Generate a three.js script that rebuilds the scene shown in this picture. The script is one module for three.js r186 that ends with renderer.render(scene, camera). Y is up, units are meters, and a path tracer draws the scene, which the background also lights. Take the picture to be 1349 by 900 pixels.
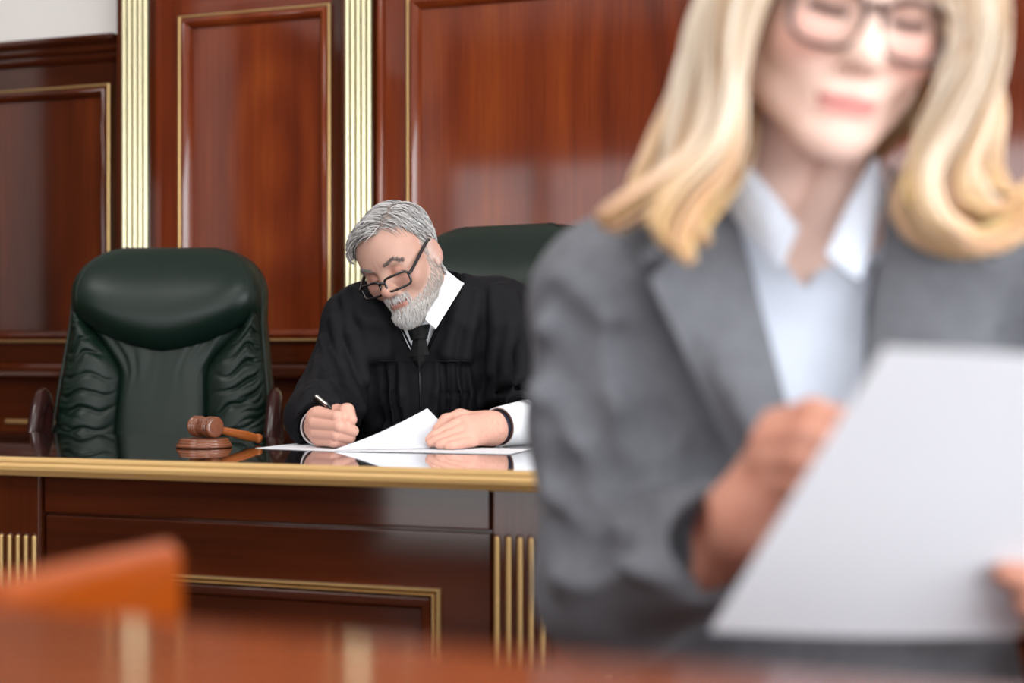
import * as THREE from 'three';
import { mergeGeometries, toCreasedNormals } from 'three/addons/utils/BufferGeometryUtils.js';
import { RoundedBoxGeometry } from 'three/addons/geometries/RoundedBoxGeometry.js';
import { ImprovedNoise } from 'three/addons/math/ImprovedNoise.js';
import { RectAreaLightUniformsLib } from 'three/addons/lights/RectAreaLightUniformsLib.js';

// ------------------------------------------------------------------ camera, light, exposure
const F = 1900, HOR = 470, EYE = 1.28, T = 0.3312, CT = Math.cos(T), ST = Math.sin(T);
const scene = new THREE.Scene();
scene.background = new THREE.Color(0x20242a);
const camera = new THREE.PerspectiveCamera(2 * Math.atan(450 / F) * 180 / Math.PI, 1349 / 900, 0.05, 60);
camera.position.set(0, EYE, 0);
camera.rotation.y = T;
camera.setViewOffset(1349, 900, 0, -20, 1349, 900);      // level camera, lens shifted up by 20 px
camera.focus = 2.7; camera.userData.fStop = 2.3;
const renderer = new THREE.WebGLRenderer({ antialias: true });
renderer.toneMapping = THREE.LinearToneMapping;
renderer.toneMappingExposure = 0.8;
renderer.shadowMap.enabled = true;
RectAreaLightUniformsLib.init();
const DAY = new THREE.Color().setRGB(0.95, 0.985, 1.0), LAMP = new THREE.Color().setRGB(1.0, 0.98, 0.95);
const L_BACK = 5.0, L_RIGHT = 12.5, L_CEIL = 10.5, GLOW = 1.0;
function area(color, intensity, w, h, pos, look) {
  const l = new THREE.RectAreaLight(color, intensity, w, h);
  l.position.set(...pos); l.lookAt(...look); scene.add(l); return l;
}

// ------------------------------------------------------------------ helpers
let seed = 12345;
const rnd = () => { seed = (seed * 1664525 + 1013904223) >>> 0; return seed / 4294967296; };
const rr = (a, b) => a + (b - a) * rnd();
const NZ = new ImprovedNoise();
const n3 = (x, y, z) => NZ.noise(x, y, z);
const fbm = (x, y, z, o = 4) => { let s = 0, a = 0.5; for (let i = 0; i < o; i++) { s += a * NZ.noise(x, y, z); x *= 2.03; y *= 2.03; z *= 2.03; a *= 0.5; } return s; };
const clamp = (x, a = 0, b = 1) => Math.min(b, Math.max(a, x));
const mix = (a, b, t) => a + (b - a) * t;
const sst = (a, b, x) => { const t = clamp((x - a) / (b - a)); return t * t * (3 - 2 * t); };
const lin = (r, g, b) => new THREE.Color().setRGB(r / 255, g / 255, b / 255, THREE.SRGBColorSpace);
const lin3 = (r, g, b) => lin(r, g, b).toArray();
// a pixel and a distance along the camera axis -> world point
function C(px, py, Z) { const X = (px - 674.5) / F * Z, Y = -(py - HOR) / F * Z; return [X * CT - Z * ST, EYE + Y, -X * ST - Z * CT]; }
const Zdesk = (py, h) => F * h / (py - HOR);                 // distance of a pixel on a level surface h below the eye
const Zwall = (px, D) => D / ((px - 674.5) / F * ST + CT);     // distance of a pixel on a plane parallel to the panelled wall
const wx = (px, D) => C(px, HOR, Zwall(px, D))[0];
const wy = (px, py, D) => C(px, py, Zwall(px, D))[1];

const taken = {};
const numbered = (n) => { const k = taken[n] = (taken[n] ?? -1) + 1; return k ? n + '_' + String(k).padStart(3, '0') : n; };
function tag(o, label, category, group) { o.userData.label = label; if (category) o.userData.category = category; if (group) o.userData.group = group; return o; }
function thing(name, label, category, pos = [0, 0, 0], ry = 0, group) {
  const o = new THREE.Group(); o.name = numbered(name); o.position.set(...pos); o.rotation.y = ry; scene.add(o); return tag(o, label, category, group);
}
function struct(name, label, category) { const o = new THREE.Group(); o.name = name; scene.add(o); tag(o, label, category); o.userData.kind = 'structure'; return o; }
function part(name, geo, mat, parent) {
  const g = Array.isArray(geo) ? (geo.length > 1 ? mergeGeometries(geo.map((x) => strip(x))) : geo[0]) : geo;
  const m = new THREE.Mesh(g, mat); m.name = name; m.castShadow = m.receiveShadow = true; (parent ?? scene).add(m); return m;
}
function strip(g) { g = g.index ? g.toNonIndexed() : g; for (const k of Object.keys(g.attributes)) if (!['position', 'normal', 'uv'].includes(k)) g.deleteAttribute(k); if (!g.attributes.uv) g.setAttribute('uv', new THREE.Float32BufferAttribute(new Float32Array(g.attributes.position.count * 2), 2)); return g; }
function uvBox(g, off = [0, 0]) {                              // uv in metres by the dominant axis
  if (g.index) g = g.toNonIndexed();
  const p = g.attributes.position, n = g.attributes.normal, uv = new Float32Array(p.count * 2);
  for (let i = 0; i < p.count; i++) {
    const x = p.getX(i), y = p.getY(i), z = p.getZ(i), a = Math.abs(n.getX(i)), b = Math.abs(n.getY(i)), c = Math.abs(n.getZ(i));
    const [u, v] = c >= a && c >= b ? [x, y] : a >= b ? [z, y] : [x, z];
    uv[2 * i] = u + off[0]; uv[2 * i + 1] = v + off[1];
  }
  g.setAttribute('uv', new THREE.Float32BufferAttribute(uv, 2)); return g;
}
function box(x0, x1, y0, y1, z0, z1, bev = 0, off) {
  const g = bev ? new RoundedBoxGeometry(x1 - x0, y1 - y0, z1 - z0, 2, bev) : new THREE.BoxGeometry(x1 - x0, y1 - y0, z1 - z0);
  g.translate((x0 + x1) / 2, (y0 + y1) / 2, (z0 + z1) / 2); return uvBox(g, off ?? [rnd() * 3, rnd() * 3]);
}
// rectangular moulding frame: profile = [[inset, proud], ...], lying in the plane z, facing +z
function frameGeo(x0, x1, y0, y1, z, profile) {
  const pos = [];
  for (let i = 0; i + 1 < profile.length; i++) {
    const [a, ha] = profile[i], [b, hb] = profile[i + 1];
    const A = [[x0 + a, y0 + a], [x1 - a, y0 + a], [x1 - a, y1 - a], [x0 + a, y1 - a]], B = [[x0 + b, y0 + b], [x1 - b, y0 + b], [x1 - b, y1 - b], [x0 + b, y1 - b]];
    for (let k = 0; k < 4; k++) { const m = (k + 1) % 4;
      const p = [[...A[k], z + ha], [...A[m], z + ha], [...B[m], z + hb], [...B[k], z + hb]];
      pos.push(...p[0], ...p[1], ...p[2], ...p[0], ...p[2], ...p[3]); }
  }
  const g = new THREE.BufferGeometry(); g.setAttribute('position', new THREE.Float32BufferAttribute(pos, 3));
  return uvBox(toCreasedNormals(g, 0.7), [rnd(), rnd()]);
}
// straight moulding along x: profile = [[y, z], ...]
function railGeo(x0, x1, profile) {
  const s = new THREE.Shape(profile.map(([y, z]) => new THREE.Vector2(-z, y)));
  const g = new THREE.ExtrudeGeometry(s, { depth: x1 - x0, bevelEnabled: false }); g.rotateY(Math.PI / 2); g.translate(x0, 0, 0);
  return uvBox(g, [rnd(), rnd()]);
}
function tube(points, r, seg = 24, rad = 8, closed = false) {
  const c = new THREE.CatmullRomCurve3(points.map((p) => new THREE.Vector3(...p)), closed, 'catmullrom', 0.5);
  return new THREE.TubeGeometry(c, seg, r, rad, closed);
}
function lathe(profile, seg = 48) { return new THREE.LatheGeometry(profile.map(([r, y]) => new THREE.Vector2(r, y)), seg); }
// grid surface from fn(u, v) -> [x, y, z], u and v in 0..1
function surf(nu, nv, fn, paint) {
  const pos = [], uv = [], idx = [], col = [];
  for (let j = 0; j <= nv; j++) for (let i = 0; i <= nu; i++) { const p = fn(i / nu, j / nv); pos.push(...p); uv.push(p[0], p[1]); if (paint) col.push(...paint(i / nu, j / nv)); }
  for (let j = 0; j < nv; j++) for (let i = 0; i < nu; i++) { const a = j * (nu + 1) + i, b = a + 1, c = a + nu + 1, d = c + 1; idx.push(a, b, d, a, d, c); }
  const g = new THREE.BufferGeometry(); g.setAttribute('position', new THREE.Float32BufferAttribute(pos, 3)); g.setAttribute('uv', new THREE.Float32BufferAttribute(uv, 2));
  if (paint) g.setAttribute('color', new THREE.Float32BufferAttribute(col, 3));
  g.setIndex(idx); g.computeVertexNormals(); return g;
}
// thin sheet with real thickness: closed slab around fn(u, v)
function slab(nu, nv, fn, th) {
  const top = surf(nu, nv, fn), p = top.attributes.position, n = top.attributes.normal, N = p.count, pos = [], idx = [...top.index.array];
  for (let i = 0; i < N; i++) pos.push(p.getX(i), p.getY(i), p.getZ(i));
  for (let i = 0; i < N; i++) pos.push(p.getX(i) - n.getX(i) * th, p.getY(i) - n.getY(i) * th, p.getZ(i) - n.getZ(i) * th);
  for (let i = 0; i < top.index.count; i += 3) { const [a, b, c] = [0, 1, 2].map((k) => top.index.getX(i + k) + N); idx.push(a, c, b); }
  const edge = []; for (let i = 0; i < nu; i++) edge.push([i, i + 1]); for (let j = 0; j < nv; j++) edge.push([j * (nu + 1) + nu, (j + 1) * (nu + 1) + nu]);
  for (let i = nu; i > 0; i--) edge.push([nv * (nu + 1) + i, nv * (nu + 1) + i - 1]); for (let j = nv; j > 0; j--) edge.push([j * (nu + 1), (j - 1) * (nu + 1)]);
  for (const [a, b] of edge) idx.push(a, a + N, b, b, a + N, b + N);
  const g = new THREE.BufferGeometry(); g.setAttribute('position', new THREE.Float32BufferAttribute(pos, 3)); g.setIndex(idx);
  const uv = new Float32Array(N * 4); for (let i = 0; i < 2 * N; i++) { uv[2 * i] = pos[3 * i]; uv[2 * i + 1] = pos[3 * i + 1]; }
  g.setAttribute('uv', new THREE.Float32BufferAttribute(uv, 2));
  return toCreasedNormals(g, 0.8);
}
const bil = (a, b, c, d) => (u, v) => [0, 1, 2].map((k) => mix(mix(a[k], b[k], u), mix(d[k], c[k], u), v));   // a-b along u, d-c the far edge

// ------------------------------------------------------------------ distance fields for bodies and cloth
const smin = (a, b, k) => { const h = Math.max(k - Math.abs(a - b), 0) / k; return Math.min(a, b) - h * h * k * 0.25; };
class Field {
  constructor() { this.ops = []; this.bend = null; this.at = this.at.bind(this); }
  op(d, k = 0.02, cut = false) { this.ops.push({ d, k, cut }); return this; }
  cone(a, b, ra, rb = ra, k = 0.02, cut = false) {
    const bx = b[0] - a[0], by = b[1] - a[1], bz = b[2] - a[2], q = 1 / (bx * bx + by * by + bz * bz + 1e-12), [ax, ay, az] = a;
    return this.op((x, y, z) => { x -= ax; y -= ay; z -= az; const t = clamp((x * bx + y * by + z * bz) * q); x -= bx * t; y -= by * t; z -= bz * t; return Math.sqrt(x * x + y * y + z * z) - (ra + (rb - ra) * t); }, k, cut);
  }
  chain(pts, rs, k = 0.01) { for (let i = 0; i + 1 < pts.length; i++) this.cone(pts[i], pts[i + 1], rs[i], rs[i + 1], k); return this; }
  ball(c, r, k = 0.02, cut = false, rot) {
    const [cx, cy, cz] = c, [rx, ry, rz] = Array.isArray(r) ? r : [r, r, r];
    const m = rot ? new THREE.Matrix4().makeRotationFromEuler(new THREE.Euler(...rot)).invert().elements : null;
    return this.op((x, y, z) => { x -= cx; y -= cy; z -= cz;
      if (m) [x, y, z] = [m[0] * x + m[4] * y + m[8] * z, m[1] * x + m[5] * y + m[9] * z, m[2] * x + m[6] * y + m[10] * z];
      const a = x / rx, b = y / ry, e = z / rz, k0 = Math.sqrt(a * a + b * b + e * e); if (k0 < 1e-6) return -Math.min(rx, ry, rz);
      const p = a / rx, s = b / ry, w = e / rz; return k0 * (k0 - 1) / Math.sqrt(p * p + s * s + w * w); }, k, cut);
  }
  near(x, y, z, R) {                                               // the few shapes that matter within R of a point
    const e = this.ops.map((o) => o.d(x, y, z)); let D = 1e3; this.ops.forEach((o, i) => { if (!o.cut) D = Math.min(D, e[i]); });
    const f = new Field(); f.bend = this.bend; f.ops = this.ops.filter((o, i) => o.cut ? e[i] + D - 2 * R - 0.05 < o.k : e[i] < D + 2 * R + 0.1); return f.at;
  }
  at(x, y, z) {
    let d = 1e3;
    for (const o of this.ops) { const e = o.d(x, y, z); d = o.cut ? -smin(-d, e, o.k) : d > 900 ? e : smin(d, e, o.k); }
    return this.bend ? d + this.bend(x, y, z, d) : d;
  }
  copy(grow = 0) { const f = new Field(); f.ops = this.ops.slice(); f.bend = this.bend; if (grow) { const b = f.bend; f.bend = (x, y, z, d) => (b ? b(x, y, z, d) : 0) - grow; } return f; }
}
function grad(f, x, y, z, e = 0.0015) { const a = f(x + e, y, z) - f(x - e, y, z), b = f(x, y + e, z) - f(x, y - e, z), c = f(x, y, z + e) - f(x, y, z - e), l = Math.hypot(a, b, c) || 1; return [a / l, b / l, c / l]; }
function front(f, x, y, z0 = 0.6, z1 = -0.5) { let z = z0; for (let i = 0; i < 400 && z > z1; i++) { const d = f(x, y, z); if (d < 0.0004) return z; z -= Math.max(d * 0.6, 0.0008); } return null; }
function net(src, lo, hi, h, paint) {
  const f = src.at ?? src;                              // surface nets
  const n = [0, 1, 2].map((i) => Math.ceil((hi[i] - lo[i]) / h) + 1), [nx, ny, nz] = n, V = new Float32Array(nx * ny * nz), B = 6, far = h * B * 0.87 * 1.5;
  const id = (i, j, k) => i + nx * (j + ny * k);
  for (let k = 0; k < nz; k += B) for (let j = 0; j < ny; j += B) for (let i = 0; i < nx; i += B) {
    const c = f(lo[0] + (i + B / 2) * h, lo[1] + (j + B / 2) * h, lo[2] + (k + B / 2) * h), skip = Math.abs(c) > far, fb = skip || !src.near ? f : src.near(lo[0] + (i + B / 2) * h, lo[1] + (j + B / 2) * h, lo[2] + (k + B / 2) * h, h * B * 0.9);
    for (let c2 = k; c2 < Math.min(k + B, nz); c2++) for (let b2 = j; b2 < Math.min(j + B, ny); b2++) for (let a2 = i; a2 < Math.min(i + B, nx); a2++)
      V[id(a2, b2, c2)] = skip ? c : fb(lo[0] + a2 * h, lo[1] + b2 * h, lo[2] + c2 * h);
  }
  const at = new Int32Array(nx * ny * nz).fill(-1), pos = [], idx = [];
  const E = [[0, 1], [2, 3], [4, 5], [6, 7], [0, 2], [1, 3], [4, 6], [5, 7], [0, 4], [1, 5], [2, 6], [3, 7]], v = new Float32Array(8);
  for (let k = 0; k < nz - 1; k++) for (let j = 0; j < ny - 1; j++) for (let i = 0; i < nx - 1; i++) {
    let m = 0; for (let c = 0; c < 8; c++) { v[c] = V[id(i + (c & 1), j + ((c >> 1) & 1), k + (c >> 2))]; if (v[c] < 0) m |= 1 << c; }
    if (m === 0 || m === 255) continue;
    let x = 0, y = 0, z = 0, q = 0;
    for (const [a, b] of E) if ((v[a] < 0) !== (v[b] < 0)) { const t = v[a] / (v[a] - v[b]); x += mix(a & 1, b & 1, t); y += mix((a >> 1) & 1, (b >> 1) & 1, t); z += mix(a >> 2, b >> 2, t); q++; }
    at[id(i, j, k)] = pos.length / 3; pos.push(lo[0] + (i + x / q) * h, lo[1] + (j + y / q) * h, lo[2] + (k + z / q) * h);
  }
  const quad = (a, b, c, d, s) => { if (a < 0 || b < 0 || c < 0 || d < 0) return; s ? idx.push(a, b, c, a, c, d) : idx.push(a, c, b, a, d, c); };
  for (let k = 1; k < nz - 1; k++) for (let j = 1; j < ny - 1; j++) for (let i = 1; i < nx - 1; i++) {
    const s = V[id(i, j, k)] < 0;
    if (s !== (V[id(i + 1, j, k)] < 0)) quad(at[id(i, j - 1, k - 1)], at[id(i, j, k - 1)], at[id(i, j, k)], at[id(i, j - 1, k)], s);
    if (s !== (V[id(i, j + 1, k)] < 0)) quad(at[id(i - 1, j, k - 1)], at[id(i - 1, j, k)], at[id(i, j, k)], at[id(i, j, k - 1)], s);
    if (s !== (V[id(i, j, k + 1)] < 0)) quad(at[id(i - 1, j - 1, k)], at[id(i, j - 1, k)], at[id(i, j, k)], at[id(i - 1, j, k)], s);
  }
  const N = pos.length / 3, nor = new Float32Array(N * 3), uv = new Float32Array(N * 2), col = paint ? new Float32Array(N * 3) : null;
  for (let i = 0; i < N; i++) {
    const [x, y, z] = [pos[3 * i], pos[3 * i + 1], pos[3 * i + 2]], g = grad(f, x, y, z, h * 0.5); nor.set(g, 3 * i); uv[2 * i] = x + z * 0.6; uv[2 * i + 1] = y + z * 0.3;
    if (paint) col.set(paint(x, y, z, g), 3 * i);
  }
  const g = new THREE.BufferGeometry(); g.setAttribute('position', new THREE.Float32BufferAttribute(pos, 3)); g.setAttribute('normal', new THREE.BufferAttribute(nor, 3)); g.setAttribute('uv', new THREE.BufferAttribute(uv, 2));
  if (paint) g.setAttribute('color', new THREE.BufferAttribute(col, 3));
  g.setIndex(idx); return g;
}
// many tapered strands as one geometry: each {pts, r, col}
function strandsGeo(list, sides = 3) {
  const pos = [], nor = [], col = [], idx = [];
  for (const { pts, r, col: c0, end, tip = 0.25, flat = 1 } of list) {
    const base = pos.length / 3, n = pts.length; let up = [0.3, 0.5, 0.81];
    for (let i = 0; i < n; i++) {
      const a = pts[Math.max(i - 1, 0)], b = pts[Math.min(i + 1, n - 1)]; let t = [b[0] - a[0], b[1] - a[1], b[2] - a[2]]; const l = Math.hypot(...t) || 1; t = t.map((q) => q / l);
      let s = [t[1] * up[2] - t[2] * up[1], t[2] * up[0] - t[0] * up[2], t[0] * up[1] - t[1] * up[0]]; const sl = Math.hypot(...s) || 1; s = s.map((q) => q / sl);
      const w = [s[1] * t[2] - s[2] * t[1], s[2] * t[0] - s[0] * t[2], s[0] * t[1] - s[1] * t[0]]; up = w;
      const f = i / (n - 1), R = r * (f < 0.5 ? mix(0.75, 1, f * 2) : mix(1, tip, (f - 0.5) * 2));
      const c = end ? c0.map((q, n2) => mix(q, end[n2], sst(0.5, 0.95, f))) : c0;
      for (let k = 0; k < sides; k++) { const A = k / sides * 2 * Math.PI, ca = Math.cos(A), sa = Math.sin(A);
        const d = [0, 1, 2].map((q) => s[q] * ca + w[q] * sa * flat); pos.push(pts[i][0] + d[0] * R, pts[i][1] + d[1] * R, pts[i][2] + d[2] * R); const dl = Math.hypot(...d); nor.push(d[0] / dl, d[1] / dl, d[2] / dl); col.push(...c); }
      if (i) for (let k = 0; k < sides; k++) { const a0 = base + (i - 1) * sides + k, a1 = base + (i - 1) * sides + (k + 1) % sides, b0 = a0 + sides, b1 = a1 + sides; idx.push(a0, b0, b1, a0, b1, a1); }
    }
  }
  const g = new THREE.BufferGeometry(); g.setAttribute('position', new THREE.Float32BufferAttribute(pos, 3)); g.setAttribute('normal', new THREE.Float32BufferAttribute(nor, 3)); g.setAttribute('color', new THREE.Float32BufferAttribute(col, 3));
  g.setAttribute('uv', new THREE.Float32BufferAttribute(new Float32Array(pos.length / 3 * 2), 2)); g.setIndex(idx); return g;
}
// hair that follows a skin: roots on the field f, flow(p) the combing direction, lift(t) the height over the skin
function grow(f, roots, { flow, len, steps = 6, lift, r, color, wild = 0.15, tip = 0.25 }) {
  const out = [];
  for (const root of roots) {
    let p = root.slice(); const L = len(p), pts = [], j = [rr(-wild, wild), rr(-wild, wild), rr(-wild, wild)], lj = rr(0.7, 1.25);
    for (let i = 0; i <= steps; i++) {
      const t = i / steps, g = grad(f, ...p), d = f(...p) - lift(t, root) * lj; p = p.map((q, k) => q - g[k] * d); pts.push(p.slice());
      let v = flow(p, root); v = v.map((q, k) => q + j[k]); const s = v[0] * g[0] + v[1] * g[1] + v[2] * g[2]; v = v.map((q, k) => q - g[k] * s); const l = Math.hypot(...v) || 1;
      p = p.map((q, k) => q + v[k] / l * L / steps);
    }
    out.push({ pts, r: r * rr(0.75, 1.3), col: color(root), tip });
  }
  return out;
}
function rootsOn(geo, mask, count) {
  const p = geo.attributes.position, ok = []; for (let i = 0; i < p.count; i++) { const q = [p.getX(i), p.getY(i), p.getZ(i)]; if (mask(...q)) ok.push(q); }
  const out = []; if (!ok.length) return out; for (let i = 0; i < count; i++) { const q = ok[Math.floor(rnd() * ok.length)]; out.push(q.map((v) => v + rr(-0.0012, 0.0012))); } return out;
}
function catmull(pts, n) { const c = new THREE.CatmullRomCurve3(pts.map((p) => new THREE.Vector3(...p))); return c.getPoints(n).map((v) => v.toArray()); }
const mergeC = (list) => mergeGeometries(list.map((g) => { g = g.index ? g.toNonIndexed() : g; for (const k of Object.keys(g.attributes)) if (!['position', 'normal', 'uv', 'color'].includes(k)) g.deleteAttribute(k); return g; }));

// ------------------------------------------------------------------ materials
function dataTex(w, h, fn, srgb = true, rep) {
  const a = new Uint8Array(w * h * 4);
  for (let j = 0; j < h; j++) for (let i = 0; i < w; i++) { const c = fn(i / w, j / h), o = 4 * (j * w + i); a[o] = clamp(c[0], 0, 255); a[o + 1] = clamp(c[1], 0, 255); a[o + 2] = clamp(c[2], 0, 255); a[o + 3] = 255; }
  const t = new THREE.DataTexture(a, w, h); t.magFilter = THREE.LinearFilter; t.minFilter = THREE.LinearMipmapLinearFilter; t.wrapS = t.wrapT = THREE.MirroredRepeatWrapping;
  if (srgb) t.colorSpace = THREE.SRGBColorSpace; if (rep) t.repeat.set(...rep); t.needsUpdate = true; return t;
}
function woodTex(dark, mid, light, seedZ) {                        // one tile is 1.2 m x 1.2 m, grain along v
  return dataTex(640, 640, (u, v) => {
    const x = u * 1.2, y = v * 1.2, warp = fbm(x * 2.2, y * 0.55, seedZ, 3);
    const fig = 0.5 + 0.5 * Math.sin((x * 5 + warp * 5.5) * 6.283), broad = 0.5 + 1.15 * fbm(x * 4.2 + 7, y * 0.35, seedZ + 3, 3);
    const fine = fbm(x * 150, y * 3.2, seedZ + 9, 3), pore = Math.max(0, n3(x * 420, y * 11, seedZ + 20) - 0.25) * 1.2;
    let t = clamp(0.02 + 0.14 * fig + 0.72 * broad + 0.24 * fine - 0.25 * pore);
    const c = t < 0.5 ? dark.map((d, k) => mix(d, mid[k], t * 2)) : mid.map((d, k) => mix(d, light[k], t * 2 - 1)); return c;
  }, true, [1 / 1.2, 1 / 1.2]);
}
const turned = (t) => { const c = t.clone(); c.center.set(0, 0); c.rotation = Math.PI / 2; c.needsUpdate = true; return c; };
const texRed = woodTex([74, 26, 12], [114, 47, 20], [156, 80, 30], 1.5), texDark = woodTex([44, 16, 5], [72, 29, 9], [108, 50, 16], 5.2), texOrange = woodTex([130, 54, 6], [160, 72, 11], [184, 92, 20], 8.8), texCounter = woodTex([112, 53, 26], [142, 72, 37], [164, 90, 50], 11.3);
const lacquer = (map, extra = {}) => new THREE.MeshPhysicalMaterial({ map, roughness: 0.45, specularIntensity: 0.08, clearcoat: 1, clearcoatRoughness: 0.07, ...extra });
const M = {};
M.wood = lacquer(texRed); M.woodFlat = lacquer(turned(texRed));
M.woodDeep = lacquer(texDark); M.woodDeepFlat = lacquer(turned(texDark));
M.rail = lacquer(turned(texOrange), { clearcoatRoughness: 0.1 }); M.counter = lacquer(turned(texCounter), { clearcoatRoughness: 0.1 });
M.woodMatte = new THREE.MeshPhysicalMaterial({ map: texDark, roughness: 0.7, specularIntensity: 0.3 });
M.woodShaded = lacquer(texDark, { color: new THREE.Color(1.25, 1.2, 1.3) }); M.green = new THREE.MeshStandardMaterial({ color: lin(44, 74, 40), roughness: 0.6 });  // darker copy for the left wall section, its weaker light put into the colour
M.goldBright = new THREE.MeshPhysicalMaterial({ color: lin(240, 229, 190), metalness: 0.85, roughness: 0.3 });
M.gold = new THREE.MeshPhysicalMaterial({ color: lin(208, 174, 118), metalness: 0.8, roughness: 0.38 });
const grainGold = dataTex(512, 256, (u, v) => { const f = 0.97 + 0.05 * fbm(u * 6, v * 60, 2, 3); return [214 * f, 174 * f, 112 * f]; }, true, [1.5, 6]);
M.goldEdge = new THREE.MeshPhysicalMaterial({ map: grainGold, metalness: 0.15, roughness: 0.42 });
M.deskTop = new THREE.MeshPhysicalMaterial({ color: lin(34, 22, 18), roughness: 0.08, clearcoat: 1, clearcoatRoughness: 0.02, specularIntensity: 1 });
const leatherBump = dataTex(512, 512, (u, v) => { const a = n3(u * 90, v * 90, 4), b = n3(u * 190, v * 190, 9); const k = 128 + 60 * Math.abs(a) + 40 * b; return [k, k, k]; }, false, [4, 4]);
M.leather = new THREE.MeshPhysicalMaterial({ color: lin(13, 31, 24), roughness: 0.4, specularIntensity: 0.62, bumpMap: leatherBump, bumpScale: 0.0003, clearcoat: 0.08, clearcoatRoughness: 0.3 });
M.plaster = new THREE.MeshStandardMaterial({ color: lin(226, 222, 219), roughness: 0.9 });
M.ceiling = new THREE.MeshStandardMaterial({ color: lin(236, 235, 232), roughness: 0.9 });
M.floor = lacquer(turned(woodTex([52, 28, 18], [72, 40, 26], [92, 56, 38], 14)), { clearcoat: 0.15, clearcoatRoughness: 0.5 });
M.carpet = new THREE.MeshStandardMaterial({ map: dataTex(256, 256, (u, v) => { const k = 1 + 0.35 * n3(u * 120, v * 120, 3); return [92 * k, 40 * k, 40 * k]; }), roughness: 1 });
M.pane = new THREE.MeshStandardMaterial({ color: 0x888888, emissive: DAY, emissiveIntensity: GLOW, roughness: 0.3 });
M.lampGlow = new THREE.MeshStandardMaterial({ color: 0x888888, emissive: LAMP, emissiveIntensity: GLOW, roughness: 0.6 });
M.whitePaint = new THREE.MeshStandardMaterial({ color: lin(235, 234, 230), roughness: 0.5 });
const weave = (r, g, b, am, f = 110) => dataTex(512, 512, (u, v) => { const k = 1 + am * (n3(u * f, v * f * 2.2, 1) + n3(u * f * 2.2, v * f, 5)) + am * 0.7 * fbm(u * 14, v * 14, 8, 3); return [r * k, g * k, b * k]; }, true, [5, 5]);
M.robe = new THREE.MeshPhysicalMaterial({ map: weave(18, 18, 22, 0.12), roughness: 0.75, specularIntensity: 0.35, sheen: 0.08, sheenRoughness: 0.5, sheenColor: new THREE.Color(0.35, 0.38, 0.45) });
M.tie = new THREE.MeshPhysicalMaterial({ color: lin(11, 11, 13), roughness: 0.6, specularIntensity: 0.3 });
M.shirt = new THREE.MeshStandardMaterial({ map: weave(236, 238, 244, 0.02), roughness: 0.8 });
M.shirtBlue = new THREE.MeshStandardMaterial({ map: weave(197, 205, 220, 0.02), roughness: 0.7 });
M.jacket = new THREE.MeshPhysicalMaterial({ map: weave(99, 101, 108, 0.17), roughness: 0.85, sheen: 0.25, sheenColor: new THREE.Color(0.5, 0.5, 0.52) });
M.trouser = new THREE.MeshStandardMaterial({ map: weave(44, 45, 50, 0.1), roughness: 0.9 });
M.skin = new THREE.MeshPhysicalMaterial({ vertexColors: true, roughness: 0.5, specularIntensity: 0.6 });
M.hair = new THREE.MeshPhysicalMaterial({ vertexColors: true, roughness: 0.45, sheen: 0.2, sheenColor: new THREE.Color(0.6, 0.6, 0.6) });
M.black = new THREE.MeshPhysicalMaterial({ color: lin(16, 16, 18), roughness: 0.25, clearcoat: 0.6 });
M.brownFrame = new THREE.MeshPhysicalMaterial({ color: lin(64, 34, 26), roughness: 0.3, clearcoat: 0.6 });
M.lens = new THREE.MeshPhysicalMaterial({ color: 0xffffff, transmission: 1, roughness: 0.02, thickness: 0, ior: 1.15, specularIntensity: 0.4 });
M.steel = new THREE.MeshStandardMaterial({ color: lin(200, 198, 194), metalness: 1, roughness: 0.22 });
M.darkSteel = new THREE.MeshStandardMaterial({ color: lin(60, 60, 64), metalness: 0.9, roughness: 0.35 });
M.paper = new THREE.MeshPhysicalMaterial({ color: lin(238, 241, 248), roughness: 0.85, transmission: 0.32, thickness: 0 });
M.gavel = lacquer(turned(woodTex([92, 48, 32], [126, 74, 50], [160, 106, 78], 21)), { clearcoatRoughness: 0.15, roughness: 0.4 });
M.gavelLight = lacquer(woodTex([128, 62, 24], [160, 86, 38], [188, 112, 58], 24), { clearcoatRoughness: 0.15 });
M.strap = new THREE.MeshStandardMaterial({ color: lin(44, 46, 62), roughness: 0.6 });
M.shoe = new THREE.MeshPhysicalMaterial({ color: lin(22, 20, 20), roughness: 0.3, clearcoat: 0.4 });

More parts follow.
